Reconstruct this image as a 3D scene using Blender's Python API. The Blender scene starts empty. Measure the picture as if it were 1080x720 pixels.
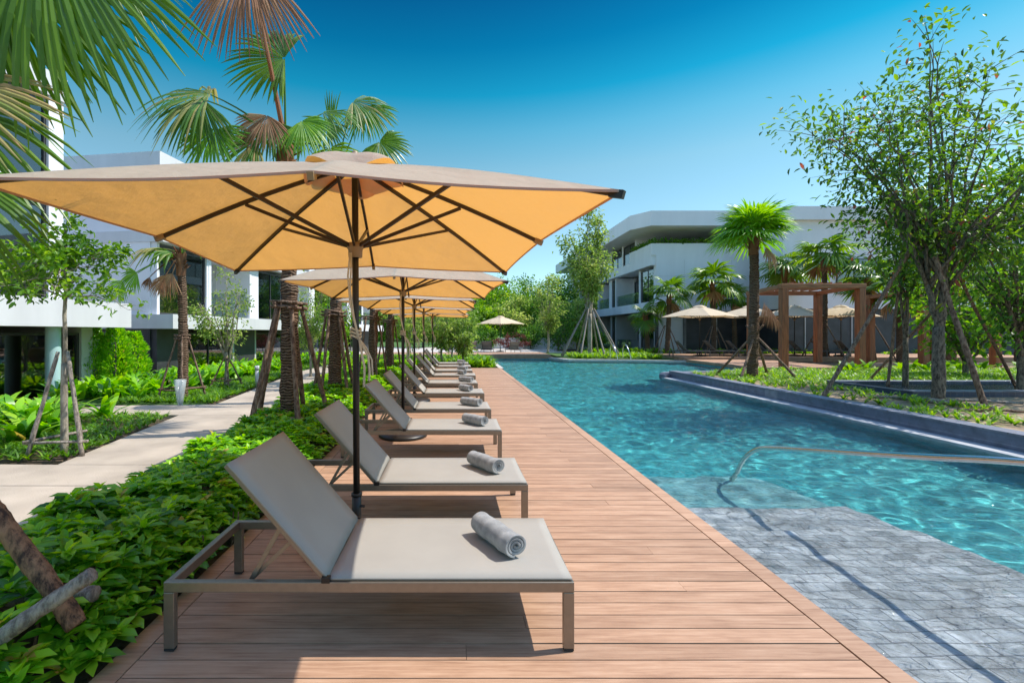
import bpy, math, random
import numpy as np
from mathutils import Vector
from mathutils.geometry import tessellate_polygon
R = math.radians
random.seed(7); rng = np.random.default_rng(7)
sc = bpy.context.scene
col = sc.collection

# ------------------------------------------------------------ camera, sky, sun, exposure
cam = bpy.data.cameras.new('camera'); cam_o = bpy.data.objects.new('camera', cam); col.objects.link(cam_o)
cam_o.location = (0, 0, 1.55); cam_o.rotation_euler = (R(90), 0, 0)
cam.sensor_width = 36; cam.lens = 16; cam.shift_x = 0.0565; cam.shift_y = -0.0083
cam.clip_start = 0.05; cam.clip_end = 3000
sc.camera = cam_o
SUN = Vector((0.66, 0.10, 1.0)).normalized()
w = bpy.data.worlds.new('World'); sc.world = w; w.use_nodes = True
nt = w.node_tree; bg = nt.nodes['Background']
sky = nt.nodes.new('ShaderNodeTexSky'); sky.sky_type = 'NISHITA'; sky.sun_disc = False
sky.sun_elevation = math.asin(SUN.z); sky.sun_rotation = math.atan2(SUN.x, SUN.y)
sky.air_density = 1.0; sky.dust_density = 0.25; sky.ozone_density = 3.0
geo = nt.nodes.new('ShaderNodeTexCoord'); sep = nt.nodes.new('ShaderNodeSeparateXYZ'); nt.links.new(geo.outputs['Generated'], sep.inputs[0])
rp = nt.nodes.new('ShaderNodeValToRGB'); SKYR = [(0.0, (.41, .47, .47)), (.22, (.39, .46, .40)), (.33, (.34, .46, .37)), (.40, (.18, .43, .37)), (.46, (.018, .35, .34)), (.53, (.004, .225, .265)), (.595, (.004, .15, .21)), (.66, (1, 1, 1)), (1.0, (1, 1, 1))]  # visible band tinted darker; unseen overhead sky kept bright to fill the shade
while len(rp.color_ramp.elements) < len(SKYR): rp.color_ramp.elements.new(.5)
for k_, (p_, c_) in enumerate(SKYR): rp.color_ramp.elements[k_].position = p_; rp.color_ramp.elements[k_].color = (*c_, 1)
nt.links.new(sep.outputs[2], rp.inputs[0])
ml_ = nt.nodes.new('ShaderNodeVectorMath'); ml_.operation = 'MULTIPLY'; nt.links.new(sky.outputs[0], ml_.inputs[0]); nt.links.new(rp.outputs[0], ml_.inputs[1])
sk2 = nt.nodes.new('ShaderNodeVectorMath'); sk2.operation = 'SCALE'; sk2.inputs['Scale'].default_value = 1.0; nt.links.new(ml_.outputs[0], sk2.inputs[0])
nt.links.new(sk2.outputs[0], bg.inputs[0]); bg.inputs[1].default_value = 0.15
sl = bpy.data.lights.new('sun', 'SUN'); sl.energy = 2.0; sl.angle = R(0.5); sl.color = (1.0, 0.95, 0.87)
so = bpy.data.objects.new('sun', sl); col.objects.link(so); so.rotation_euler = SUN.to_track_quat('Z', 'Y').to_euler()
so.location = (20, 0, 30)
sc.view_settings.view_transform = 'Standard'; sc.view_settings.look = 'None'
sc.view_settings.exposure = 1.52; sc.view_settings.gamma = 1
sc.render.engine = 'CYCLES'
cy = sc.cycles
cy.max_bounces = 8; cy.transparent_max_bounces = 24; cy.diffuse_bounces = 5; cy.glossy_bounces = 3; cy.transmission_bounces = 6
cy.caustics_reflective = False; cy.caustics_refractive = True
cy.use_denoising = True

# ------------------------------------------------------------ helpers
def P(u, v, Y): return np.array([(u - 479) / 480 * Y, Y, 1.55 - (v - 351) / 480 * Y])
def nz(a):
    a = np.asarray(a, float); return a / (np.linalg.norm(a, axis=-1, keepdims=True) + 1e-9)

class MB:
    def __init__(s, frame=None):
        s.v = []; s.f = []; s.r = []; s.n = 0; s.fr = frame
    def add(s, v, faces, rnd=0.5):
        v = np.asarray(v, float)
        if s.fr:
            ox, oy, a = s.fr; c, q = math.cos(a), math.sin(a)
            v = np.stack([ox + v[:, 0] * c - v[:, 1] * q, oy + v[:, 0] * q + v[:, 1] * c, v[:, 2]], 1)
        s.v.append(v); s.r.append(np.broadcast_to(np.asarray(rnd, float), (len(v),)))
        for f in faces:
            s.f.append(np.asarray(f, int) + s.n)
        s.n += len(v); return s
    def box(s, x0, x1, y0, y1, z0, z1, rnd=0.5):
        v = [(x, y, z) for z in (z0, z1) for x, y in ((x0, y0), (x1, y0), (x1, y1), (x0, y1))]
        return s.add(v, [[(3, 2, 1, 0), (4, 5, 6, 7), (0, 1, 5, 4), (1, 2, 6, 5), (2, 3, 7, 6), (3, 0, 4, 7)]], rnd)
    def beam(s, p0, p1, w_, h_, up=(0, 0, 1), rnd=0.5):
        p0, p1 = np.array(p0, float), np.array(p1, float)
        d = nz(p1 - p0); sd = np.cross(d, up); sd = nz(sd); u = np.cross(sd, d)
        v = []
        for p in (p0, p1):
            for a, b in ((-1, -1), (1, -1), (1, 1), (-1, 1)): v.append(p + sd * a * w_ / 2 + u * b * h_ / 2)
        return s.add(v, [[(0, 1, 2, 3), (7, 6, 5, 4), (0, 4, 5, 1), (1, 5, 6, 2), (2, 6, 7, 3), (3, 7, 4, 0)]], rnd)
    def tube(s, pts, rad, n=8, rnd=0.5, cap=True, bump=0.0):
        pts = np.asarray(pts, float); m = len(pts)
        rad = np.broadcast_to(np.asarray(rad, float), (m,))
        tan = nz(np.gradient(pts, axis=0))
        ref = np.array([0.0, 0, 1]) if abs(tan[0][2]) < 0.9 else np.array([1.0, 0, 0])
        rings = []
        for i in range(m):
            a = nz(np.cross(tan[i], ref)); b = np.cross(tan[i], a); ref = -np.cross(tan[i], a) if False else np.cross(a, tan[i])
            t = np.linspace(0, 2 * np.pi, n, endpoint=False)
            rr = rad[i] * (1 + (rng.uniform(-bump, bump, n) if bump else 0))
            rings.append(pts[i] + (np.cos(t) * rr)[:, None] * a + (np.sin(t) * rr)[:, None] * b)
        v = np.concatenate(rings)
        i, j = np.meshgrid(np.arange(m - 1), np.arange(n), indexing='ij'); i = i.ravel(); j = j.ravel(); k = (j + 1) % n
        q = np.stack([i * n + j, i * n + k, (i + 1) * n + k, (i + 1) * n + j], 1)
        fs = [q]
        if cap:
            c0, c1 = len(v), len(v) + 1
            v = np.concatenate([v, pts[:1], pts[-1:]])
            j = np.arange(n); k = (j + 1) % n
            fs.append(np.stack([np.full(n, c0), k, j], 1)); fs.append(np.stack([np.full(n, c1), (m - 1) * n + j, (m - 1) * n + k], 1))
        return s.add(v, fs, rnd)
    def lathe(s, prof, n=32, c=(0, 0, 0), rnd=0.5):
        t = np.linspace(0, 2 * np.pi, n, endpoint=False); v = []
        for r_, z in prof: v.append(np.stack([c[0] + r_ * np.cos(t), c[1] + r_ * np.sin(t), np.full(n, c[2] + z)], 1))
        m = len(prof); v = np.concatenate(v)
        i, j = np.meshgrid(np.arange(m - 1), np.arange(n), indexing='ij'); i = i.ravel(); j = j.ravel(); k = (j + 1) % n
        return s.add(v, [np.stack([i * n + j, i * n + k, (i + 1) * n + k, (i + 1) * n + j], 1)], rnd)
    def prism(s, poly, z0, z1, rnd=0.5, bottom=True):
        n = len(poly); tr = [tuple(t) for t in tessellate_polygon([[Vector((x, y, 0)) for x, y in poly]])]
        v = [(x, y, z0) for x, y in poly] + [(x, y, z1) for x, y in poly]
        area = sum(poly[i][0] * poly[(i + 1) % n][1] - poly[(i + 1) % n][0] * poly[i][1] for i in range(n))
        q = [(i, (i + 1) % n, n + (i + 1) % n, n + i) for i in range(n)]
        if area < 0: q = [t[::-1] for t in q]
        def up(t, off):
            a, b, c = [poly[k] for k in t]; cr = (b[0] - a[0]) * (c[1] - a[1]) - (b[1] - a[1]) * (c[0] - a[0])
            t = t if cr > 0 else t[::-1]; return tuple(k + off for k in t)
        top = [up(t, n) for t in tr]; fs = [q, top]
        if bottom: fs.append([up(t, 0)[::-1] for t in tr])
        return s.add(v, fs, rnd)
    def build(s, name, mat, parent=None, smooth=False, world=False, bevel=0.0, link=True):
        v = np.concatenate(s.v); r = np.concatenate(s.r)
        if world and parent is not None: v = v - np.array(parent.location)
        me = bpy.data.meshes.new(name)
        ls = np.concatenate([f.ravel() for f in s.f]); tot = np.concatenate([np.full(len(f), f.shape[1]) for f in s.f])
        st = np.concatenate([[0], np.cumsum(tot)[:-1]])
        me.vertices.add(len(v)); me.vertices.foreach_set('co', v.astype(np.float32).ravel())
        me.loops.add(len(ls)); me.loops.foreach_set('vertex_index', ls.astype(np.int32))
        me.polygons.add(len(tot)); me.polygons.foreach_set('loop_start', st.astype(np.int32)); me.polygons.foreach_set('loop_total', tot.astype(np.int32))
        me.polygons.foreach_set('use_smooth', np.full(len(tot), bool(smooth)))
        at = me.attributes.new('rnd', 'FLOAT', 'POINT'); at.data.foreach_set('value', r.astype(np.float32))
        me.update(calc_edges=True); me.validate()
        me.materials.append(mat)
        o = bpy.data.objects.new(name, me); col.objects.link(o)
        if parent is not None: o.parent = parent
        if bevel:
            m = o.modifiers.new('bevel', 'BEVEL'); m.width = bevel; m.segments = 2; m.limit_method = 'ANGLE'
        return o

def tag(o, label=None, cat=None, group=None, kind=None):
    if label: o['label'] = label
    if cat: o['category'] = cat
    if group: o['group'] = group
    if kind: o['kind'] = kind
    return o
def thing(name, loc, label, cat, group=None, rz=0):
    o = bpy.data.objects.new(name, None); col.objects.link(o); o.location = loc; o.rotation_euler = (0, 0, rz)
    o.empty_display_size = 0.2
    return tag(o, label, cat, group)
def copy_tree(o, parent=None):
    c = o.copy(); col.objects.link(c)
    if parent is not None: c.parent = parent
    for ch in list(o.children): copy_tree(ch, c)
    return c
def dup(o, loc, label, rz=None, scale=None):
    c = copy_tree(o); c.location = loc; c['label'] = label
    if rz is not None: c.rotation_euler = (0, 0, rz)
    if scale: c.scale = (scale,) * 3
    return c

# ------------------------------------------------------------ materials
def mat(name):
    m = bpy.data.materials.new(name); m.use_nodes = True
    return m, m.node_tree, m.node_tree.nodes['Principled BSDF']
def N(nt, t, **kw):
    n = nt.nodes.new(t)
    for k, v in kw.items():
        if k in n.inputs: n.inputs[k].default_value = v
        else: setattr(n, k, v)
    return n
def ramp(nt, stops, src):
    r = nt.nodes.new('ShaderNodeValToRGB'); e = r.color_ramp.elements
    while len(e) < len(stops): e.new(0.5)
    for i, (p, c) in enumerate(stops): e[i].position = p; e[i].color = (*c, 1)
    nt.links.new(src, r.inputs[0]); return r.outputs[0]
def simple(name, c, rough=0.5, metal=0.0, noise=0.0, nscale=8.0, bump=0.0, bscale=40.0, spec=0.5, stretch=None):
    m, nt, b = mat(name); b.inputs['Roughness'].default_value = rough; b.inputs['Metallic'].default_value = metal
    b.inputs['Specular IOR Level'].default_value = spec
    tc = N(nt, 'ShaderNodeTexCoord'); mp = N(nt, 'ShaderNodeMapping'); nt.links.new(tc.outputs['Object'], mp.inputs[0])
    if stretch: mp.inputs['Scale'].default_value = stretch
    b.inputs['Base Color'].default_value = (*c, 1)
    if noise:
        n = N(nt, 'ShaderNodeTexNoise', Scale=nscale, Detail=5.0); nt.links.new(mp.outputs[0], n.inputs['Vector'])
        lo = tuple(x * (1 - noise) for x in c); hi = tuple(min(1, x * (1 + noise)) for x in c)
        nt.links.new(ramp(nt, [(0.3, lo), (0.7, hi)], n.outputs[0]), b.inputs['Base Color'])
    if bump:
        n2 = N(nt, 'ShaderNodeTexNoise', Scale=bscale, Detail=6.0); nt.links.new(mp.outputs[0], n2.inputs['Vector'])
        bp = N(nt, 'ShaderNodeBump', Strength=bump, Distance=0.02); nt.links.new(n2.outputs[0], bp.inputs['Height']); nt.links.new(bp.outputs[0], b.inputs['Normal'])
    return m
def leafmat(name, stops, trans=0.35, rough=0.45, tcol=None):
    m, nt, b = mat(name); b.inputs['Roughness'].default_value = rough; b.inputs['Specular IOR Level'].default_value = 0.4
    at = N(nt, 'ShaderNodeAttribute', attribute_name='rnd')
    c = ramp(nt, stops, at.outputs['Fac']); nt.links.new(c, b.inputs['Base Color'])
    tr = N(nt, 'ShaderNodeBsdfTranslucent'); hv = N(nt, 'ShaderNodeHueSaturation', Saturation=1.1, Value=1.9, Hue=0.49)
    nt.links.new(c, hv.inputs['Color']); nt.links.new(hv.outputs[0], tr.inputs[0])
    mx = N(nt, 'ShaderNodeMixShader'); mx.inputs[0].default_value = trans
    out = nt.nodes['Material Output']
    nt.links.new(b.outputs[0], mx.inputs[1]); nt.links.new(tr.outputs[0], mx.inputs[2]); nt.links.new(mx.outputs[0], out.inputs[0])
    return m
M = {}
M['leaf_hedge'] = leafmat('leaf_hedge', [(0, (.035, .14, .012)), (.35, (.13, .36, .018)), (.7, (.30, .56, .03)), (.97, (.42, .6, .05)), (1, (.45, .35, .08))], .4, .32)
M['leaf_light'] = leafmat('leaf_light', [(0, (.05, .14, .01)), (.5, (.13, .28, .02)), (1, (.33, .48, .05))], .4)
M['leaf_tree'] = leafmat('leaf_tree', [(0, (.04, .11, .012)), (.5, (.10, .24, .02)), (.85, (.21, .38, .035)), (1, (.36, .44, .06))], .45)
M['leaf_dark'] = leafmat('leaf_dark', [(0, (.02, .07, .015)), (.6, (.06, .17, .02)), (1, (.17, .32, .04))], .4)
M['leaf_pale'] = leafmat('leaf_pale', [(0, (.10, .17, .03)), (.5, (.23, .34, .07)), (1, (.46, .50, .16))], .45)
M['leaf_olive'] = leafmat('leaf_olive', [(0, (.025, .07, .015)), (.5, (.075, .165, .02)), (.965, (.22, .36, .03)), (.985, (.26, .12, .05)), (1, (.28, .09, .05))], .45, .4)
M['palm'] = leafmat('palm', [(0, (.035, .10, .01)), (.5, (.10, .21, .013)), (.85, (.20, .34, .025)), (1, (.38, .42, .06))], .35, .35)
M['palm_bright'] = leafmat('palm_bright', [(0, (.06, .18, .015)), (.5, (.14, .33, .02)), (1, (.32, .50, .03))], .4, .4)
M['palm_dead'] = leafmat('palm_dead', [(0, (.14, .055, .03)), (.5, (.34, .16, .075)), (1, (.55, .38, .22))], .3, .7)
M['palm_mixed'] = leafmat('palm_mixed', [(0, (.04, .11, .015)), (.4, (.1, .22, .025)), (.6, (.4, .33, .12)), (1, (.5, .3, .15))], .35, .5)
M['leaf_red'] = leafmat('leaf_red', [(0, (.09, .03, .025)), (1, (.22, .08, .06))], .3)
M['grass'] = leafmat('grass', [(0, (.05, .15, .01)), (.6, (.12, .28, .015)), (1, (.3, .46, .03))], .4, .5)

def bark(name, c0, c1, rings=0.0, scale=16):
    m, nt, b = mat(name); b.inputs['Roughness'].default_value = .9; b.inputs['Specular IOR Level'].default_value = .15
    tc = N(nt, 'ShaderNodeTexCoord'); mp = N(nt, 'ShaderNodeMapping'); nt.links.new(tc.outputs['Object'], mp.inputs[0])
    mp.inputs['Scale'].default_value = (1, 1, 1.4 if rings else .35)
    n = N(nt, 'ShaderNodeTexNoise', Scale=scale, Detail=8.0, Roughness=.75); nt.links.new(mp.outputs[0], n.inputs['Vector'])
    h = n.outputs[0]
    if rings:
        wv = N(nt, 'ShaderNodeTexWave', Scale=rings, Distortion=9.0, Detail=4.0); wv.bands_direction = 'Z'
        nt.links.new(tc.outputs['Object'], wv.inputs['Vector'])
        mm = N(nt, 'ShaderNodeMath', operation='MULTIPLY'); nt.links.new(wv.outputs['Fac'], mm.inputs[0]); nt.links.new(n.outputs[0], mm.inputs[1])
        ad = N(nt, 'ShaderNodeMath', operation='ADD'); nt.links.new(mm.outputs[0], ad.inputs[0]); ad.inputs[1].default_value = .15; h = ad.outputs[0]
    nt.links.new(ramp(nt, [(.3, c0), (.62, c1)] if rings else [(.40, c0), (.58, c1)], h), b.inputs['Base Color'])
    bp = N(nt, 'ShaderNodeBump', Strength=.9, Distance=.03); nt.links.new(h, bp.inputs['Height']); nt.links.new(bp.outputs[0], b.inputs['Normal'])
    return m
M['palm_bark'] = bark('palm_bark', (.06, .036, .024), (.26, .175, .115), 7.0)
M['bark'] = bark('bark', (.05, .042, .035), (.26, .22, .17), 0, 24)
M['bark_pale'] = bark('bark_pale', (.2, .17, .13), (.45, .4, .32), 0, 14)
M['stake'] = bark('stake', (.09, .05, .035), (.3, .21, .15), 0, 26)
M['stake_pale'] = bark('stake_pale', (.17, .14, .12), (.42, .36, .3), 0, 30)
M['stake_raw'] = bark('stake_raw', (.07, .045, .035), (.38, .21, .12), 0, 22)

# deck wood
m, nt, b = mat('deck_wood'); M['deck'] = m
at = N(nt, 'ShaderNodeAttribute', attribute_name='rnd'); tc = N(nt, 'ShaderNodeTexCoord'); mp = N(nt, 'ShaderNodeMapping')
mp.inputs['Scale'].default_value = (1.2, 26, 10); nt.links.new(tc.outputs['Object'], mp.inputs[0])
cb = N(nt, 'ShaderNodeCombineXYZ'); nt.links.new(at.outputs['Fac'], cb.inputs[0]); sv = N(nt, 'ShaderNodeVectorMath', operation='SCALE'); sv.inputs['Scale'].default_value = 40
nt.links.new(cb.outputs[0], sv.inputs[0]); av = N(nt, 'ShaderNodeVectorMath', operation='ADD'); nt.links.new(mp.outputs[0], av.inputs[0]); nt.links.new(sv.outputs[0], av.inputs[1])
n1 = N(nt, 'ShaderNodeTexNoise', Scale=2.2, Detail=8.0, Roughness=.6, Distortion=.6); nt.links.new(av.outputs[0], n1.inputs['Vector'])
mp2 = N(nt, 'ShaderNodeMapping'); mp2.inputs['Scale'].default_value = (1, 3.5, 1); nt.links.new(tc.outputs['Object'], mp2.inputs[0])
n2 = N(nt, 'ShaderNodeTexNoise', Scale=3.0, Detail=5.0, Roughness=.65); nt.links.new(mp2.outputs[0], n2.inputs['Vector'])
mxf = N(nt, 'ShaderNodeMath', operation='MULTIPLY_ADD'); nt.links.new(n1.outputs[0], mxf.inputs[0]); mxf.inputs[1].default_value = .6
m3 = N(nt, 'ShaderNodeMath', operation='MULTIPLY'); nt.links.new(n2.outputs[0], m3.inputs[0]); m3.inputs[1].default_value = .4; nt.links.new(m3.outputs[0], mxf.inputs[2])
c = ramp(nt, [(.28, (.23, .12, .07)), (.5, (.40, .235, .145)), (.72, (.53, .34, .225))], mxf.outputs[0])
hv = N(nt, 'ShaderNodeHueSaturation'); mr = N(nt, 'ShaderNodeMapRange'); mr.inputs['To Min'].default_value = .84; mr.inputs['To Max'].default_value = 1.12
nt.links.new(at.outputs['Fac'], mr.inputs[0]); nt.links.new(mr.outputs[0], hv.inputs['Value']); nt.links.new(c, hv.inputs['Color']); nt.links.new(hv.outputs[0], b.inputs['Base Color'])
b.inputs['Roughness'].default_value = .62; b.inputs['Specular IOR Level'].default_value = .3
bp = N(nt, 'ShaderNodeBump', Strength=.35, Distance=.004); nt.links.new(n1.outputs[0], bp.inputs['Height']); nt.links.new(bp.outputs[0], b.inputs['Normal'])

M['under'] = simple('under_deck', (.012, .009, .007), .95)
M['soil'] = simple('soil', (.10, .065, .04), .95, noise=.5, nscale=5, bump=.8, bscale=20)
M['soil_pale'] = simple('soil_pale', (.30, .21, .13), .95, noise=.4, nscale=4, bump=.8, bscale=25)
M['lawn'] = simple('lawn', (.06, .13, .02), .95, noise=.5, nscale=3, bump=.6, bscale=30)
M['concrete'] = simple('path_concrete', (.40, .33, .255), .85, noise=.2, nscale=1.6, bump=.25, bscale=60)
M['stone'] = simple('pale_stone', (.52, .47, .42), .7, noise=.15, nscale=5, bump=.2)
M['ledge'] = simple('white_ledge', (.36, .37, .38), .6, noise=.2, nscale=6)
M['metal'] = simple('taupe_metal', (.27, .235, .19), .38, .75, noise=.06, nscale=30)
M['sling'] = simple('sling', (.335, .312, .275), .75, noise=.05, nscale=3, bump=.12, bscale=260, spec=.25)
M['black'] = simple('black_metal', (.018, .016, .015), .4, .2, noise=.2)
M['rib'] = simple('dark_rib', (.035, .020, .013), .45, .1, noise=.3, nscale=12)
M['rubber'] = simple('rubber', (.02, .02, .02), .7)
M['brass'] = simple('tan_plastic', (.3, .2, .1), .5)
M['rope'] = simple('rope', (.62, .56, .46), .9, bump=.6, bscale=180)
M['steel'] = simple('steel', (.62, .61, .58), .2, 1.0, noise=.05, nscale=20)
M['white'] = simple('white_render', (.78, .785, .82), .75, noise=.05, nscale=.8, bump=.05, stretch=(1.5, 1.5, .3))
M['white_band'] = simple('white_band', (.64, .64, .645), .7, noise=.07, nscale=1.2, stretch=(1.5, 1.5, .25), bump=.05)
M['grey_panel'] = simple('grey_panel', (.55, .55, .55), .7, noise=.06, nscale=1)
M['soffit'] = simple('soffit', (.5, .5, .5), .8)
M['interior'] = simple('interior', (.2, .19, .18), .9, noise=.3, nscale=.7)
M['curtain'] = simple('curtain', (.5, .5, .48), .9, noise=.15, nscale=10, stretch=(6, 6, .2))
M['frame'] = simple('window_frame', (.06, .062, .065), .4, .3)
M['frame_white'] = simple('window_frame_white', (.7, .7, .7), .5)
M['pergola'] = simple('pergola_wood', (.29, .09, .03), .5, noise=.45, nscale=3, bump=.4, bscale=10, stretch=(6, 6, .6))
M['pergola_h'] = simple('pergola_beam_wood', (.34, .125, .045), .5, noise=.35, nscale=3, bump=.4, bscale=10, stretch=(.8, .8, 6))
M['column'] = simple('column_paint', (.42, .6, .6), .5)
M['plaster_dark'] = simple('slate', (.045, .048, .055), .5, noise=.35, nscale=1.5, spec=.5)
M['grey_sling'] = simple('grey_sling', (.17, .17, .165), .8, bump=.1, bscale=200)
M['grey_frame'] = simple('grey_frame', (.1, .1, .1), .5, .4)
M['towel'] = None

m, nt, b = mat('towel'); M['towel'] = m
tc = N(nt, 'ShaderNodeTexCoord')
n1 = N(nt, 'ShaderNodeTexNoise', Scale=14.0, Detail=4.0); n2 = N(nt, 'ShaderNodeTexNoise', Scale=420.0, Detail=2.0)
for n_ in (n1, n2): nt.links.new(tc.outputs['Object'], n_.inputs['Vector'])
nt.links.new(ramp(nt, [(.3, (.20, .20, .20)), (.7, (.40, .40, .39))], n1.outputs[0]), b.inputs['Base Color'])
b.inputs['Roughness'].default_value = 1; b.inputs['Specular IOR Level'].default_value = .1; b.inputs['Sheen Weight'].default_value = .3
ba = N(nt, 'ShaderNodeBump', Strength=.5, Distance=.012); nt.links.new(n1.outputs[0], ba.inputs['Height'])
bb = N(nt, 'ShaderNodeBump', Strength=.7, Distance=.003); nt.links.new(n2.outputs[0], bb.inputs['Height']); nt.links.new(ba.outputs[0], bb.inputs['Normal']); nt.links.new(bb.outputs[0], b.inputs['Normal'])

def canopy_mat(name, top, under, tr_mix):
    m, nt, b = mat(name); b.inputs['Base Color'].default_value = (*top, 1); b.inputs['Roughness'].default_value = .9; b.inputs['Specular IOR Level'].default_value = .15
    tr = N(nt, 'ShaderNodeBsdfTranslucent'); tr.inputs[0].default_value = (*under, 1)
    mx = N(nt, 'ShaderNodeMixShader'); mx.inputs[0].default_value = tr_mix
    tc = N(nt, 'ShaderNodeTexCoord'); n1 = N(nt, 'ShaderNodeTexNoise', Scale=3.5, Detail=6.0); nt.links.new(tc.outputs['Object'], n1.inputs['Vector'])
    nw = N(nt, 'ShaderNodeTexNoise', Scale=500.0); nt.links.new(tc.outputs['Object'], nw.inputs['Vector'])
    bp = N(nt, 'ShaderNodeBump', Strength=.55, Distance=.07); nt.links.new(n1.outputs[0], bp.inputs['Height'])
    bq = N(nt, 'ShaderNodeBump', Strength=.2, Distance=.001); nt.links.new(nw.outputs[0], bq.inputs['Height']); nt.links.new(bp.outputs[0], bq.inputs['Normal'])
    nt.links.new(bq.outputs[0], b.inputs['Normal']); nt.links.new(bq.outputs[0], tr.inputs['Normal'])
    nt.links.new(b.outputs[0], mx.inputs[1]); nt.links.new(tr.outputs[0], mx.inputs[2]); nt.links.new(mx.outputs[0], nt.nodes['Material Output'].inputs[0])
    return m
M['canopy'] = canopy_mat('canopy_fabric', (.60, .54, .43), (.74, .33, .06), .5)
M['canopy_far'] = canopy_mat('canopy_fabric_pale', (.68, .56, .40), (.8, .6, .35), .25)

def glassmat(name, tint, refl, rough=0.02):
    m, nt, b = mat(name); nt.nodes.remove(b)
    t = N(nt, 'ShaderNodeBsdfTransparent'); t.inputs[0].default_value = (*tint, 1)
    g = N(nt, 'ShaderNodeBsdfGlossy'); g.inputs['Roughness'].default_value = rough
    lw = N(nt, 'ShaderNodeLayerWeight'); lw.inputs['Blend'].default_value = .5; pw = N(nt, 'ShaderNodeMath', operation='POWER'); nt.links.new(lw.outputs['Facing'], pw.inputs[0]); pw.inputs[1].default_value = 2.5
    mr = N(nt, 'ShaderNodeMapRange'); mr.inputs['To Min'].default_value = refl * .25; mr.inputs['To Max'].default_value = .75; nt.links.new(pw.outputs[0], mr.inputs[0])
    mx = N(nt, 'ShaderNodeMixShader'); nt.links.new(mr.outputs[0], mx.inputs[0])
    nt.links.new(t.outputs[0], mx.inputs[1]); nt.links.new(g.outputs[0], mx.inputs[2]); nt.links.new(mx.outputs[0], nt.nodes['Material Output'].inputs[0])
    return m
M['glass'] = glassmat('window_glass', (.45, .5, .5), .62)
M['rail_glass'] = glassmat('rail_glass', (.82, .88, .88), .25)

def tiles(name, c1, c2, mortar, sx, sy, noise=.4, rough=.4, msize=.02, vertical=False, nsc=6, marble=False):
    m, nt, b = mat(name); b.inputs['Roughness'].default_value = rough
    tc = N(nt, 'ShaderNodeTexCoord'); mp = N(nt, 'ShaderNodeMapping'); nt.links.new(tc.outputs['Object'], mp.inputs[0])
    if vertical == 'y': mp.inputs['Rotation'].default_value = (R(90), 0, R(90))
    elif vertical: mp.inputs['Rotation'].default_value = (R(90), 0, 0)
    br = N(nt, 'ShaderNodeTexBrick'); nt.links.new(mp.outputs[0], br.inputs['Vector'])
    br.inputs['Color1'].default_value = (*c1, 1); br.inputs['Color2'].default_value = (*c2, 1); br.inputs['Mortar'].default_value = (*mortar, 1)
    br.inputs['Scale'].default_value = 1; br.inputs['Brick Width'].default_value = sx; br.inputs['Row Height'].default_value = sy; br.inputs['Mortar Size'].default_value = msize * sy
    n = N(nt, 'ShaderNodeTexNoise', Scale=nsc, Detail=7.0, Roughness=.65, Distortion=1.2 if marble else 0.2); nt.links.new(tc.outputs['Object'], n.inputs['Vector'])
    mr = N(nt, 'ShaderNodeMapRange'); mr.inputs['From Min'].default_value = .3; mr.inputs['From Max'].default_value = .7
    mr.inputs['To Min'].default_value = 1 - noise; mr.inputs['To Max'].default_value = 1 + noise
    nt.links.new(n.outputs[0], mr.inputs[0]); hv = N(nt, 'ShaderNodeHueSaturation'); nt.links.new(mr.outputs[0], hv.inputs['Value'])
    nt.links.new(br.outputs['Color'], hv.inputs['Color']); nt.links.new(hv.outputs[0], b.inputs['Base Color'])
    return m
M['pool_floor'] = tiles('pool_floor_tile', (.055, .42, .43), (.02, .27, .30), (.1, .42, .43), .10, .10, .45, nsc=5)
M['step'] = tiles('step_tile', (.20, .44, .45), (.12, .34, .36), (.12, .3, .32), .12, .12, .45, nsc=5)
M['pool_side'] = tiles('pool_side_tile', (.05, .30, .34), (.03, .22, .26), (.1, .35, .36), .15, .15, .4, vertical='y', nsc=3.5)
M['shelf'] = tiles('grey_shelf_tile', (.46, .50, .50), (.33, .37, .38), (.18, .2, .21), .20, .10, .55, nsc=5, marble=True, msize=.05)
M['blue_tile'] = tiles('blue_grey_tile', (.15, .17, .23), (.11, .13, .18), (.2, .22, .26), .15, .15, .3, .35, .04, vertical='y')
M['coping'] = tiles('coping_tile', (.19, .2, .25), (.15, .16, .2), (.1, .1, .12), .3, .3, .25, .5, .03)
M['navy_tile'] = tiles('navy_tile', (.035, .06, .11), (.02, .04, .08), (.09, .1, .12), .15, .15, .3, .3, .04, vertical=True)

m, nt, b = mat('clear_plastic'); M['clear'] = m; b.inputs['Base Color'].default_value = (.7, .76, .76, 1); b.inputs['Alpha'].default_value = .38; b.inputs['Roughness'].default_value = .2
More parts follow.
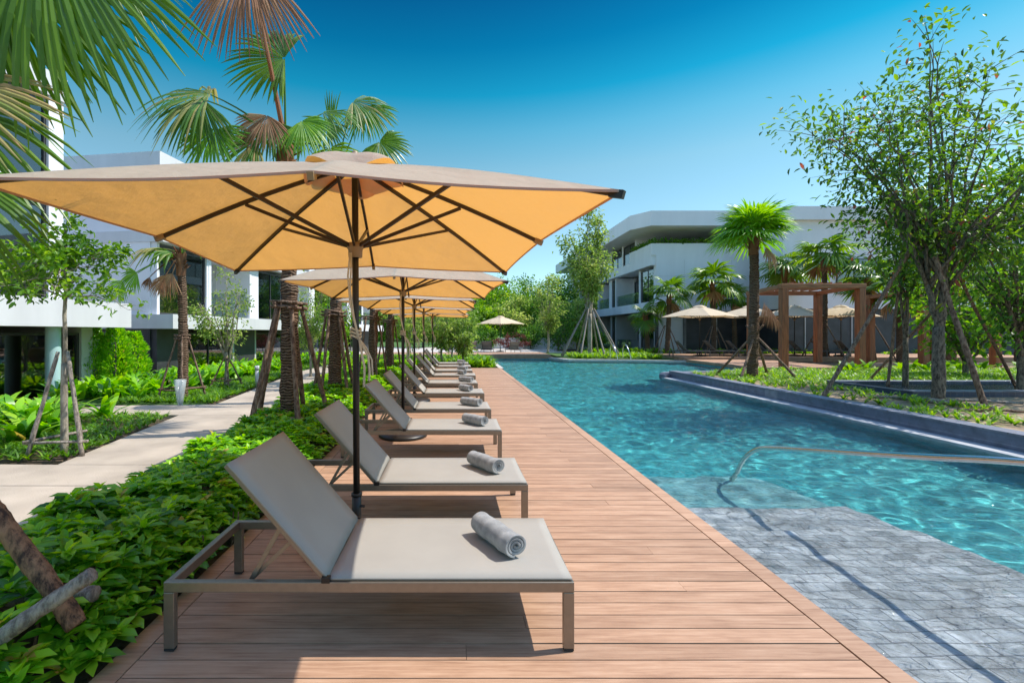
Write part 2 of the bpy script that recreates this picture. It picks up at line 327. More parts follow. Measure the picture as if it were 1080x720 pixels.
# water
def watermat(name, vol, dens, tint=(.97, 1, 1), bscale=1.0, refr=1.0):
    m, nt, b = mat(name); nt.nodes.remove(b); out = nt.nodes['Material Output']
    tc = N(nt, 'ShaderNodeTexCoord'); mp = N(nt, 'ShaderNodeMapping'); mp.inputs['Scale'].default_value = (1, 1.35, 1); nt.links.new(tc.outputs['Object'], mp.inputs[0])
    n1 = N(nt, 'ShaderNodeTexNoise', Scale=2.6 * bscale, Detail=3.0, Roughness=.55, Distortion=.6); n2 = N(nt, 'ShaderNodeTexNoise', Scale=11.0 * bscale, Detail=3.0, Roughness=.6, Distortion=1.0)
    for n_ in (n1, n2): nt.links.new(mp.outputs[0], n_.inputs['Vector'])
    bb = N(nt, 'ShaderNodeBump', Strength=1.0, Distance=.02); nt.links.new(n2.outputs[0], bb.inputs['Height'])
    t = N(nt, 'ShaderNodeBsdfTransparent'); t.inputs[0].default_value = (*tint, 1)
    rf = N(nt, 'ShaderNodeBsdfRefraction'); rf.inputs['IOR'].default_value = 1.33; rf.inputs['Roughness'].default_value = 0
    m1 = N(nt, 'ShaderNodeMixShader'); m1.inputs[0].default_value = refr; nt.links.new(t.outputs[0], m1.inputs[1]); nt.links.new(rf.outputs[0], m1.inputs[2])
    g = N(nt, 'ShaderNodeBsdfGlossy'); g.inputs['Roughness'].default_value = .03; nt.links.new(bb.outputs[0], g.inputs['Normal'])
    fr = N(nt, 'ShaderNodeFresnel'); fr.inputs['IOR'].default_value = 1.33; nt.links.new(bb.outputs[0], fr.inputs['Normal'])
    m2 = N(nt, 'ShaderNodeMixShader'); nt.links.new(fr.outputs[0], m2.inputs[0]); nt.links.new(m1.outputs[0], m2.inputs[1]); nt.links.new(g.outputs[0], m2.inputs[2])
    nt.links.new(m2.outputs[0], out.inputs[0])
    if dens:
        va = N(nt, 'ShaderNodeVolumeAbsorption'); va.inputs[0].default_value = (*vol, 1); va.inputs[1].default_value = dens
        nt.links.new(va.outputs[0], out.inputs['Volume'])
    return m
M['water'] = watermat('pool_water', (0, 0, 0), 0)

# ------------------------------------------------------------ ground, pool, deck, paths
POOL = [(2.06, -5), (7.35, -5), (7.35, 6), (7.4, 8), (7.5, 12), (7.55, 16.6), (7.9, 17.1), (10.5, 17.8), (12.7, 19), (12.7, 25.0), (10.2, 26), (6.8, 26.5), (6.1, 28.4), (2.06, 28.4)]
def offset(poly, d):
    out = []; n = len(poly)
    for i in range(n):
        p0, p1, p2 = (np.array(poly[i - 1]), np.array(poly[i]), np.array(poly[(i + 1) % n]))
        a = nz(p1 - p0); b_ = nz(p2 - p1); na = np.array([a[1], -a[0]]); nb = np.array([b_[1], -b_[0]])
        q = nz(na + nb); out.append(tuple(p1 + q * d / max(.4, float(q @ na))))
    return out
big = [(-400, -120), (400, -120), (400, 700), (-400, 700)]
hole = offset(POOL, .05)
lp = [[Vector((x, y, 0)) for x, y in big], [Vector((x, y, 0)) for x, y in hole]]
tri = tessellate_polygon(lp); allv = [(x, y, -.07) for x, y in big + hole]
fix = []
for t in tri:
    a, b_, c_ = [allv[k] for k in t]; cr = (b_[0] - a[0]) * (c_[1] - a[1]) - (b_[1] - a[1]) * (c_[0] - a[0]); fix.append(tuple(t) if cr > 0 else tuple(t)[::-1])
tag(MB().add(allv, [fix]).build('ground', M['soil']), kind='structure')
# basin
mb = MB(); n = len(POOL); inn = offset(POOL, -.004)
v = [(x, y, -1.0) for x, y in inn] + [(x, y, -.06) for x, y in inn]
mb.add(v, [[((i + 1) % n, i, n + i, n + (i + 1) % n) for i in range(n)]])
tag(mb.build('pool_wall', M['pool_side']), kind='structure')
tag(MB().prism(offset(POOL, .02), -1.5, -1.0).build('pool_floor', M['pool_floor']), kind='structure')
SH = [(2.08, -4.9), (4.15, -4.9), (4.12, 2.6), (3.95, 4.0), (3.7, 5.6), (3.55, 6.6), (3.3, 8.0)]
mb = MB(); mb2 = MB(); mb3 = MB()
ys = [-4.9, 3.9, 3.9, 4.5, 4.5, 5.6, 5.6, 6.3, 6.3, 7.2, 7.2, 9.5]; zs = [-.21, -.21, -.34, -.34, -.47, -.47, -.6, -.6, -.74, -.74, -.88, -.88]
def sx(y): return float(np.interp(y, [p[1] for p in SH[1:]], [p[0] for p in SH[1:]]))
for i in range(0, len(ys), 2):
    a, b_ = ys[i], ys[i + 1]
    (mb if i < 4 else (mb3 if i < 6 else mb2)).prism([(2.08, a), (sx(a), a), (sx((a + b_) / 2), (a + b_) / 2), (sx(b_), b_), (2.08, b_)], -1.1, zs[i] - .001 * i)
tag(mb.build('pool_shelf', M['shelf']), kind='structure'); tag(mb2.build('pool_steps', M['pool_floor']), kind='structure'); tag(mb3.build('pool_step', M['step']), kind='structure')
x0, x1, y0, y1, st = 2.045, 12.9, -3, 28.45, .045
gx = np.arange(x0, x1, st); gy = np.concatenate([np.arange(y0, 12, st), np.arange(12, y1, st * 2)]); X, Y_ = np.meshgrid(gx, gy, indexing='ij')
Z = np.full(X.shape, -.10); wr = np.random.default_rng(5)
for k in range(46):
    L_ = .20 * 1.085 ** (k % 23) * wr.uniform(.8, 1.3); a_ = wr.normal(.2, .9) + (math.pi / 2); kk = 2 * math.pi / L_
    Z += .0012 * (L_ / .5) ** 0.95 * np.sin(kk * (X * math.cos(a_) + Y_ * math.sin(a_)) + wr.uniform(0, 6.3) + .8 * np.sin(X * .9 + k) + .8 * np.cos(Y_ * .7 + k * 2))
for k in range(22):
    L_ = .15 * 1.045 ** k; a_ = wr.uniform(0, 6.28) if k % 2 else wr.normal(math.pi / 2, .5); kk = 2 * math.pi / L_
    Z += .0009 * L_ / .2 * np.sin(kk * (X * math.cos(a_) + Y_ * math.sin(a_)) + 1.5 * np.sin(X * 1.7 + k) + 1.5 * np.cos(Y_ * 1.3 + 2 * k)) * (.6 + .4 * np.sin(X * 1.1 + Y_ * .7 + k))
nx_, ny_ = X.shape; v = np.stack([X, Y_, Z], -1).reshape(-1, 3)
i_, j_ = np.meshgrid(np.arange(nx_ - 1), np.arange(ny_ - 1), indexing='ij'); i_ = i_.ravel(); j_ = j_.ravel()
mb = MB().add(v, [np.stack([i_ * ny_ + j_, (i_ + 1) * ny_ + j_, (i_ + 1) * ny_ + j_ + 1, i_ * ny_ + j_ + 1], 1)])
water_o = tag(mb.build('pool_water', M['water'], smooth=True), kind='structure')
sl.cycles.is_caustics_light = True; water_o.cycles.is_caustics_caster = True
for nm in ('pool_floor', 'pool_steps', 'pool_step', 'pool_shelf', 'pool_wall'): bpy.data.objects[nm].cycles.is_caustics_receiver = True

# wooden deck of separate boards with a border board
XL, XR, YE = -1.62, 2.06, 20.1
mb = MB(); y = -1.5
while y < YE:
    x = XL + .12; k = 0; row = int(round((y + 1.5) / .1145)); first = (1.56, 2.9, 1.88, 4)[row % 4] if row % 3 else 4
    while x < XR - .13:
        x1 = min(XR - .13, x + (first if k == 0 else 2.4)); 
        if XR - .13 - x1 < .25: x1 = XR - .13
        z = rng.uniform(-.0012, .0012)
        mb.box(x, x1 - .0025, y, y + .108, -.028, z, rng.random()); x = x1; k += 1
    y += .1145
for x0, x1 in ((XL, XL + .115), (XR - .125, XR)):
    y = -1.5
    while y < YE:
        mb.box(x0, x1, y, min(y + 2.396, YE), -.03, .003, rng.random()); y += 2.4
mb.box(XL, XR, YE + .004, YE + .12, -.03, .003, .4)
mb.box(XR - .02, XR, -1.5, YE, -.095, -.034, .35)
tag(mb.build('wooden_deck', M['deck'], bevel=0), kind='structure')
tag(MB().box(XL + .01, XR - .025, -1.5, YE, -.068, -.045).build('deck_bed', M['under']), kind='structure')
# stone strip beside far deck end
tag(MB().box(2.0, 2.2, YE + .125, 28.4, -.09, -.01).build('pool_kerb', M['stone']), kind='structure')
# concrete path with joints
def slabs(name, polys, z, m):
    mb = MB()
    for p in polys: mb.prism(p, z - .1, z, rng.random())
    return tag(mb.build(name, m, bevel=.004), kind='structure')
slabs('path', [
    [(-3.0, -1), (-3.02, 4.62), (-9.5, 4.62), (-9.5, -1)],
    [(-3.02, 4.635), (-3.05, 5.35), (-4.67, 5.36), (-9.5, 5.5), (-9.5, 4.635)],
    [(-3.05, 5.365), (-3.35, 8.6), (-5.2, 8.6), (-4.68, 5.375)],
    [(-3.35, 8.615), (-3.6, 9.7), (-5.2, 9.9), (-7.6, 9.7), (-7.6, 8.7), (-5.2, 8.615)],
    [(-3.6, 9.715), (-4.25, 12.4), (-5.5, 12.4), (-5.2, 9.915)],
    [(-4.25, 12.415), (-4.7, 18), (-6.2, 18), (-5.5, 12.415)],
    [(-4.7, 18.015), (-4.7, 40), (-6.2, 40), (-6.2, 18.015)]], .0, M['concrete'])
# island and its walls
ISL = [(7.85, -4), (7.85, 6), (7.9, 8), (8.0, 12), (8.05, 16.4), (10.3, 17.5), (12.6, 18.6), (40, 18.6), (40, -4)]
tag(MB().prism(ISL, -.3, .07).build('island_soil', M['soil_pale']), kind='structure')
mb = MB(); mc = MB(); ml = MB()
front = [(7.4, -5), (7.4, 6), (7.45, 8), (7.55, 12), (7.6, 16.65)]
for (a, b_) in zip(front[:-1], front[1:]):
    dx = .16
    ml.prism([(a[0] - .06, a[1]), (a[0] + .27, a[1]), (b_[0] + .27, b_[1]), (b_[0] - .06, b_[1])], -.4, -.06)
    mb.prism([(a[0] + .27, a[1]), (a[0] + .55, a[1]), (b_[0] + .55, b_[1]), (b_[0] + .27, b_[1])], -.4, .15)
    mc.prism([(a[0] + .255, a[1]), (a[0] + .55, a[1]), (b_[0] + .55, b_[1]), (b_[0] + .255, b_[1])], .152, .175)
mb.prism([(7.6, 16.4), (7.5, 16.65), (7.86, 17.15), (10.45, 17.85), (12.6, 19), (12.6, 18.6), (10.5, 17.5), (8.1, 16.6)], -.4, .05)
mc.prism([(7.72, 16.652), (7.56, 16.70), (7.88, 17.1), (10.47, 17.8), (12.6, 18.95), (12.6, 18.7), (10.5, 17.55), (8.1, 16.655)], .052, .09)
w1 = tag(mb.build('island_wall', M['blue_tile']), 'low blue-grey tiled wall holding up the planted island beside the pool', 'wall')
ob = mc.build('coping', M['coping'], w1)
ob = ml.build('ledge', M['ledge'], w1)
# far decks and terraces
mb = MB()
for i in range(12): mb.box(-6, 6.05, 28.5 + i * .3, 28.5 + i * .3 + .29, -.05, .2, rng.random())
mb.box(-6, 6.05, 28.47, 28.49, -.1, .19, .1)
tag(mb.build('far_wooden_deck', M['deck']), kind='structure')
tag(MB().prism([(6.1, 28.45), (6.9, 26.6), (9.9, 26.1), (12.7, 25.2), (12.7, 24.9), (10.1, 25.75), (6.6, 26.2), (5.9, 28.45)], -.09, .03).prism([(-8, 32.2), (9, 32.2), (9, 48), (-8, 48)], -.08, .05).build('stone_terrace', M['stone']), kind='structure')
mb = MB()
for i in range(16): mb.box(12.72, 34, 25.15 + i * .3, 25.15 + i * .3 + .29, -.05, .2, rng.random())
for i in range(20): mb.box(12.72, 16.9 + .0, 18.9 + i * .3, 18.9 + i * .3 + .29, -.05, .1, rng.random())
mb.box(12.70, 17.5, 18.62, 18.88, -.1, .12, .2)
for i in range(10): mb.box(18.6, 24.9, 18.9 + i * .3, 18.9 + i * .3 + .29, -.05, .1, rng.random())
mb.box(18.6, 24.9, 18.62, 18.88, -.1, .12, .2)
tag(mb.build('pool_side_deck', M['deck']), kind='structure')
tag(MB().prism([(6.7, 26.7), (12.6, 26.1), (12.6, 34.5), (6.7, 34.5)], -.1, .06).build('tree_bed', M['lawn']), kind='structure')
tag(MB().prism([(-9.5, 10), (-5.6, 10), (-5.9, 13), (-6.4, 18), (-6.4, 40), (-9.5, 40)], -.1, -.03).prism([(-60, 48.2), (60, 48.2), (60, 300), (-60, 300)], -.1, -.02).build('lawn', M['lawn']), kind='structure')

# second small basin on the island
t = thing('water_basin', (14, 11.5, .07), 'small navy tiled water basin on the island behind the biggest tree', 'basin')
mb = MB(); mb.box(-3.4, 3.8, -1.0, -.75, -.05, .12).box(-3.4, 3.8, 1.2, 1.45, -.05, .12).box(-3.4, -3.15, -.748, 1.198, -.05, .12).box(3.55, 3.8, -.748, 1.198, -.05, .12)
mb.build('rim', M['navy_tile'], t)
MB().box(-3.42, 3.82, -1.02, -.74, .121, .14).box(-3.42, 3.82, 1.19, 1.47, .121, .14).build('coping', M['coping'], t)
MB().box(-3.15, 3.55, -.748, 1.198, -.04, .0).build('basin_floor', M['navy_tile'], t)
MB().box(-3.149, 3.549, -.747, 1.197, .01, .06).build('water_surface', watermat('basin_water', (0, 0, 0), 0, (.6, .8, .85)), t)

# ------------------------------------------------------------ buildings
def window(root, fr, x0, x1, z0, z1, y=.1, mull=1, curtain=True, fm='frame', name='window'):
    t_ = .06; f = MB(fr)
    f.box(x0, x1, y - .03, y + .06, z0, z0 + t_).box(x0, x1, y - .03, y + .06, z1 - t_, z1)
    f.box(x0, x0 + t_, y - .03, y + .06, z0 + t_, z1 - t_).box(x1 - t_, x1, y - .03, y + .06, z0 + t_, z1 - t_)
    for k in range(mull):
        xm = x0 + (x1 - x0) * (k + 1) / (mull + 1); f.box(xm - .025, xm + .025, y - .025, y + .055, z0 + t_, z1 - t_)
    fo = f.build(name, M[fm], root, world=True)
    p = MB(fr).box(x0 + t_ - .005, x1 - t_ + .005, y + .01, y + .02, z0 + t_ - .005, z1 - t_ + .005).build('pane', M['glass'], fo)
    p.matrix_parent_inverse.identity()
    me = p.data; off = np.array(root.location)
    co = np.empty(len(me.vertices) * 3, np.float32); me.vertices.foreach_get('co', co); co = co.reshape(-1, 3) - off; me.vertices.foreach_set('co', co.astype(np.float32).ravel()); me.update()
    if curtain:
        xc = x0 + (x1 - x0) * random.choice([.25, .4, .3]); mb = MB(fr); k = x0 + .08
        pts = []; nn = max(6, int((xc - k) / .06))
        xs = np.linspace(k, xc, nn); yy = y + .3 + .035 * np.where(np.arange(nn) % 2 == 0, 1, -1)
        v = [(a, b, z) for a, b in zip(xs, yy) for z in (z0 + .05, z1 - .05)]
        mb.add(v, [[(2 * i, 2 * i + 2, 2 * i + 3, 2 * i + 1) for i in range(nn - 1)]])
        mb.build('curtain', M['curtain'], root, world=True)
def bays(root, fr, z0, z1, items, wallmat='white', depth=1.9, kinds=True):
    x = 0; walls = MB(fr); inner = MB(fr); L = sum(i[0] for i in items)
    inner.box(0.0, L, depth, depth + .15, z0, z1)
    for (ln, ty) in items:
        if ty == 'W': MB(fr).box(x, x + ln, 0, .22, z0, z1).build('wall', M[wallmat], root, world=True)
        elif ty == 'D':
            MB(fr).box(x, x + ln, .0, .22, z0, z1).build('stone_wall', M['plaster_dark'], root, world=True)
        elif ty == 'G':
            for xa in (x, x + ln - .12): MB(fr).box(xa, xa + .12, 0, depth, z0, z1).build('partition_wall', M[wallmat], root, world=True)
            window(root, fr, x + .12, x + ln - .12, z0 + .02, z1 - .15, mull=1)
        elif ty == 'B':
            for xa in (x, x + ln - .14): MB(fr).box(xa, xa + .14, -.02, depth, z0, z1).build('partition_wall', M[wallmat], root, world=True)
            window(root, fr, x + .5, x + ln * .42, z0 + .02, z1 - .4, y=depth - .25, curtain=False)
            for xa, xb in ((x + .14, x + .5), (x + ln * .42, x + ln - .14)): MB(fr).box(xa, xb, depth - .2, depth - .02, z0, z1).build('recessed_wall', M['grey_panel'], root, world=True)
            MB(fr).box(x + .16, x + ln - .16, .08, .1, z0 + .05, z0 + 1.05).build('balcony_glass', M['rail_glass'], root, world=True)
        x += ln
    if walls.v: walls.build('wall', M[wallmat], root, world=True)
    inner.build('interior_wall', M['interior'], root, world=True)

a8 = R(90 - 8)
# left building, far block
tb = thing('hotel_building', (-10.45, 16, -1.4), 'long white three-storey building left of the path with recessed balconies and dark ground floor', 'building')
fr = (-10.45, 16, a8)
its = [(2.7, 'G'), (3.0, 'B'), (.5, 'W'), (2.7, 'G'), (3.0, 'B'), (.5, 'W'), (2.7, 'G'), (3.0, 'B'), (.5, 'W'), (2.7, 'G'), (3.0, 'B'), (.5, 'W')]
Lb = sum(i[0] for i in its)
bays(tb, fr, -1.4, 1.7, [(1.2, 'D'), (3.2, 'G'), (1.6, 'D'), (2.9, 'G'), (3.0, 'D'), (3.2, 'G'), (2.2, 'D'), (3.2, 'G'), (Lb - 20.5, 'D')], 'grey_panel')
bays(tb, fr, 2.2, 4.75, its); bays(tb, fr, 5.15, 7.3, its)
mb = MB(fr)
mb.box(-.15, Lb, -.75, 9, 1.7, 2.2); mb.box(-.08, Lb, -.3, 9, 4.75, 5.15); mb.box(-.1, Lb, -.2, 9, 7.3, 7.9)
mb.build('floor_slab', M['white_band'], tb, world=True)
mb = MB(fr); mb.box(-.05, .18, .23, 9, 2.2, 4.75).box(-.05, .18, .23, 9, 5.15, 7.3); mb.build('end_wall', M['white'], tb, world=True)
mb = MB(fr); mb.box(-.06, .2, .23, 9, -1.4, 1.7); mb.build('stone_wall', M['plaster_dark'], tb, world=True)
MB(fr).box(2, 6, 1.5, 6, 7.9, 8.6).build('roof_plant_room', M['white'], tb, world=True)
# left building, near block
Ya = 12.4
ta = thing('hotel_building', (-9.85, Ya, -1.4), 'nearest white building block at the left edge with a round pale column', 'building')
ox, oy = -9.85 - 9 * math.cos(a8), Ya - 9 * math.sin(a8); fr = (ox, oy, a8)
bays(ta, fr, -1.4, 1.7, [(.4, 'W'), (3.8, 'G'), (.3, 'W'), (4.3, 'G'), (.2, 'W')], 'grey_panel', 3.5)
bays(ta, fr, 2.35, 4.85, [(.6, 'W'), (3.4, 'G'), (.6, 'W'), (3.35, 'G'), (.25, 'W')], depth=3)
bays(ta, fr, 5.25, 7.4, [(.6, 'W'), (3.4, 'G'), (.6, 'W'), (3.35, 'G'), (.25, 'W')], depth=3)
MB(fr).box(-6, 9.3, -.9, 9, 1.7, 2.35).box(-6, 8.25, -.06, 9, 4.85, 5.25).box(-6, 8.25, -.06, 9, 7.4, 8.0).build('floor_slab', M['white_band'], ta, world=True)
MB(fr).box(8.0, 8.2, .23, 9, 2.35, 4.85).box(8.0, 8.2, .23, 9, 5.25, 7.4).box(8.8, 9.0, .23, 9, -1.4, 1.7).box(-6, -.01, 0, 9, -1.4, 1.7).box(-6, -.01, 0, 9, 2.35, 4.85).box(-6, -.01, 0, 9, 5.25, 7.4).build('end_wall', M['white'], ta, world=True)
cx = MB(fr); cx.lathe([(.15, -1.4), (.15, 1.7)], 24, (7.55, -.45, 0)); cx.build('round_column', M['column'], ta, world=True, smooth=True)

# right building
tr_ = thing('hotel_building', (15.5, 35, -.1), 'white three-storey building right of the pool with chamfered flat roof and terrace planter', 'building')
L2 = 27; s_ = R(-90); frs = (15.5, 35 + L2, s_)     # side facade: local x runs toward the camera
side = [(2.5, 'W'), (3.2, 'G'), (3.6, 'B'), (.4, 'W'), (3.2, 'G'), (3.8, 'B'), (.4, 'W'), (1.2, 'G'), (5.7, 'B'), (2.8, 'G'), (.2, 'W')]
bays(tr_, frs, -.1, 3.23, [(2.5, 'W'), (3.2, 'G'), (4.0, 'B'), (3.2, 'G'), (4.2, 'B'), (1.2, 'G'), (5.7, 'B'), (2.8, 'G'), (.2, 'D')], 'grey_panel', depth=2.2)
bays(tr_, frs, 3.95, 6.75, side)
bays(tr_, frs, 7.5, 9.5, [(2.5, 'W'), (3.2, 'G'), (3.6, 'B'), (.4, 'W'), (3.2, 'G'), (3.8, 'B'), (.4, 'W'), (3.0, 'G'), (3.0, 'G')])
mb = MB(frs)
mb.box(-1, L2 + .4, -.5, .2, 3.23, 3.95).box(-1, L2 + .1, -.4, .2, 6.75, 7.5)
mb.build('floor_slab', M['white'], tr_, world=True)
XR2 = 46
mb = MB(); mb.box(15.45, XR2, 34.8, 35.25, 3.2, 8.4).box(15.1, 15.447, 34.8, 39.2, 7.502, 8.4)
mb.box(15.7, XR2, 35.26, 61, 6.9, 7.4).box(15.7, XR2, 35.26, 61, 3.3, 3.8)
mb.build('front_wall', M['white'], tr_, world=True)
mb = MB()
for k in range(7): mb.box(17.6 + k * 3.6, 17.615 + k * 3.6, 34.793, 34.799, 3.3, 7.15)
for zz in (4.6, 5.9): mb.box(15.6, XR2, 34.793, 34.799, zz, zz + .012)
mb.build('panel_joint', M['grey_panel'], tr_, world=True)
MB().prism([(13.6, 35.2), (14.6, 33.7), (XR2 + 1, 33.7), (XR2 + 1, 61), (13.6, 61)], 9.5, 10.6).build('roof', M['white'], tr_, world=True)
bays(tr_, (17.5, 39.2, 0), 7.5, 9.5, [(3.5, 'G'), (3.5, 'G'), (2, 'W'), (3.5, 'G'), (3.5, 'G'), (2, 'W'), (3.5, 'G'), (3.5, 'G')], 'grey_panel', 1.5)
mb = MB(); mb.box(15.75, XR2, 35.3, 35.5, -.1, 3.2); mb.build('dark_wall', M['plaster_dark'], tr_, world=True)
mb = MB()
for k in range(10): mb.box(17.4 + k * 2.9, 17.46 + k * 2.9, 35.24, 35.299, -.1, 3.2)
mb.build('wall_joint', M['grey_panel'], tr_, world=True)
c_ = rng.uniform([15.5, 34.75, 8.4], [XR2 - 8, 34.95, 8.45], (900, 3)); 
tc_ = thing('hotel_building', (22.4, 31, -.1), 'plain white wing behind the pergola and palm crowns, right of the terrace building', 'building')
MB().box(22.4, 60, 31, 33.6, 3.2, 9.9).box(22.3, 60, 30.7, 31, 9.2, 10.1).build('wall', M['white'], tc_, world=True)
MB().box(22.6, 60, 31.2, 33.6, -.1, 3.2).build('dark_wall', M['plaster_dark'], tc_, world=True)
mb = MB()
for k in range(6): mb.box(24 + k * 3.2, 24.06 + k * 3.2, 31.14, 31.199, -.1, 3.2)
mb.build('wall_joint', M['grey_panel'], tc_, world=True)
for k in range(4): window(tc_, (26 + k * 5.0, 30.99, 0), 0, 2.4, 4.2, 6.6, y=-.05, curtain=False)
# low white garden wall far away
tw = thing('garden_wall', (7, 44, 0), 'low white garden wall far beyond the pool between trees', 'wall')
MB().box(1, 14, 44, 44.3, 0, .95).build('wall_body', M['white'], tw, world=True)
MB().box(.9, 14.1, 43.9, 44.4, .95, 1.05).build('wall_cap', M['grey_panel'], tw, world=True)

# ------------------------------------------------------------ vegetation helpers
def leaves(mb, c, d, nrm, ln, wd, rnd, fine=False, fold=.25, curl=.15):
    c, d = np.asarray(c, float), nz(d); n_ = len(c); ln = np.broadcast_to(ln, (n_,))[:, None]; wd = np.broadcast_to(wd, (n_,))[:, None]
    s = nz(np.cross(d, nrm)); u = nz(np.cross(s, d))
    rnd = np.broadcast_to(rnd, (n_,))
    if fine:
        def pt(t, sd, up): return c + d * ln * t + s * wd * sd + u * (up * wd - curl * ln * t * t)
        V = np.stack([pt(0, 0, 0), pt(.3, -.42, fold), pt(.3, 0, 0), pt(.3, .42, fold), pt(.68, -.46, fold), pt(.68, 0, 0), pt(.68, .46, fold), pt(1, 0, 0)], 1)
        o = (np.arange(n_) * 8)[:, None]
        q = np.concatenate([o + np.array([[2, 1, 4, 5]]), o + np.array([[3, 2, 5, 6]])])
        tr = np.concatenate([o + np.array([[0, 1, 2]]), o + np.array([[0, 2, 3]]), o + np.array([[4, 7, 5]]), o + np.array([[5, 7, 6]])])
        mb.add(V.reshape(-1, 3), [q, tr], np.repeat(rnd, 8))
    else:
        V = np.stack([c, c + d * ln * .5 - s * wd * .5 + u * fold * wd, c + d * ln - u * curl * ln, c + d * ln * .5 + s * wd * .5 + u * fold * wd], 1)
        o = (np.arange(n_) * 4)[:, None]
        mb.add(V.reshape(-1, 3), [np.concatenate([o + np.array([[0, 2, 1]]), o + np.array([[0, 3, 2]])])], np.repeat(rnd, 4))
def rndvec(n_): return nz(rng.normal(size=(n_, 3)))
def straps(mb, base, az, ln, wd, lean, rnd, droop=.5, seg=5):
    n_ = len(base); ln = np.broadcast_to(ln, (n_,)); wd = np.broadcast_to(wd, (n_,)); lean = np.broadcast_to(lean, (n_,))
    hd = np.stack([np.cos(az), np.sin(az), np.zeros(n_)], 1); sd = np.stack([-np.sin(az), np.cos(az), np.zeros(n_)], 1)
    V = []
    for i in range(seg + 1):
        t = i / seg; h = np.sin(lean) * t + droop * .5 * t * t; z = np.cos(lean) * t - droop * t ** 2.4 * .6
        p = base + hd * (h * ln)[:, None]; p = p + np.array([0, 0, 1]) * (z * ln)[:, None]
        wv = wd * (math.sin(math.pi * min(1, .12 + t * .88)) ** .7 + (.25 if t < .3 else 0)) * .5
        if i == seg: wv = wv * 0 + .001
        V += [p - sd * wv[:, None], p + sd * wv[:, None]]
    V = np.stack(V, 1); k = 2 * (seg + 1); o = (np.arange(n_) * k)[:, None]
    mb.add(V.reshape(-1, 3), [np.concatenate([o + np.array([[2 * i, 2 * i + 1, 2 * i + 3, 2 * i + 2]]) for i in range(seg)])], np.repeat(rnd, k))
def inpoly(pts, poly):
    x, y = pts[:, 0], pts[:, 1]; ins = np.zeros(len(pts), bool); n_ = len(poly)
    for i in range(n_):
        x0, y0 = poly[i]; x1, y1 = poly[(i + 1) % n_]
        if y0 == y1: continue
        c = ((y0 > y) != (y1 > y)) & (x < (x1 - x0) * (y - y0) / (y1 - y0) + x0); ins ^= c
    return ins
def scatter(poly, dens):
    p = np.array(poly); lo, hi = p.min(0), p.max(0); n_ = int((hi - lo).prod() * dens); q = rng.uniform(lo, hi, (n_, 2)); return q[inpoly(q, poly)]
def hnoise(x, y, s=1.0):
    return (np.sin(x * 3.1 * s + 1.3) * np.cos(y * 2.7 * s + .5) + np.sin(x * 7.3 * s + y * 5.1 * s) * .5 + np.cos(y * 11.1 * s - x * 4 * s) * .3) / 1.8
def rosettes(mb, pos, up, nl, ln, wd, rnd, fine=True, open_=.9):
    for k in range(nl):
        n_ = len(pos); lay = 0 if k < nl * .6 else 1
        az = 2 * np.pi * k / nl * 1.62 + rng.uniform(-.3, .3, n_) + pos[:, 0] * 50
        el = (rng.uniform(.0, .4, n_) if lay == 0 else rng.uniform(.5, 1.05, n_))
        d = np.stack([np.cos(az) * np.cos(el), np.sin(az) * np.cos(el), np.sin(el)], 1) + up * .25
        l = ln * rng.uniform(.7, 1.1, n_) * (1 if lay == 0 else .72)
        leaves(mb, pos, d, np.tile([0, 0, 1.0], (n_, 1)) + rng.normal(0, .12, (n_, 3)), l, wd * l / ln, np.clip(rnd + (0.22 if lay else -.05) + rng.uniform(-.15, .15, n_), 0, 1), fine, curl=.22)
def poly_mound(mb, p, zb, h, sc_=1.0):
    pass

# near hedge bed along the deck
BED = [(-1.64, .9), (-1.66, 20), (-4.3, 20), (-3.95, 12), (-3.4, 9), (-3.02, 5.2), (-2.98, .9)]
mb = MB()
def bedh(x, y):
    edge = np.clip((-1.6 - x) / .35, .25, 1) * np.clip((x + 3.0 + np.clip(y - 5, 0, 9) * .12) / .3, .45, 1)
    return (.33 + .11 * hnoise(x, y, 1.4)) * edge
for (y0, y1, dn, fine, ln) in ((.9, 4.2, 270, True, .128), (4.2, 8, 200, True, .125), (8, 20, 110, False, .13)):
    q = scatter([(-1.62, y0), (-1.62, y1), (-4.2, y1), (-3.9, y0)], dn); q = q[inpoly(q, BED)]
    h = bedh(q[:, 0], q[:, 1]); z = h * rng.uniform(.55, 1.05, len(q)) ** .6
    pos = np.stack([q[:, 0], q[:, 1], z], 1)
    up = rng.normal(0, .5, (len(q), 3)); up[:, 2] = np.abs(up[:, 2])
    up[:, 0] += np.where(q[:, 0] > -1.95, .6, 0)
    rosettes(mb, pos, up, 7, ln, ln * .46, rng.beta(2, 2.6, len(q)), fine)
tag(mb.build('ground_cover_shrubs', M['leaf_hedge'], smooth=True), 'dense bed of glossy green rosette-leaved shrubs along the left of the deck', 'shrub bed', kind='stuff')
# stems of the hedge
mb = MB(); q = scatter(BED, 14)
for x, y in q:
    if y < 9: mb.tube([(x, y, -.05), (x + random.uniform(-.05, .05), y + random.uniform(-.05, .05), .18)], [.008, .005], 4)
tag(mb.build('shrub_stems', M['stake']), 'thin brown stems under the glossy shrub bed by the deck', 'stems', kind='stuff')
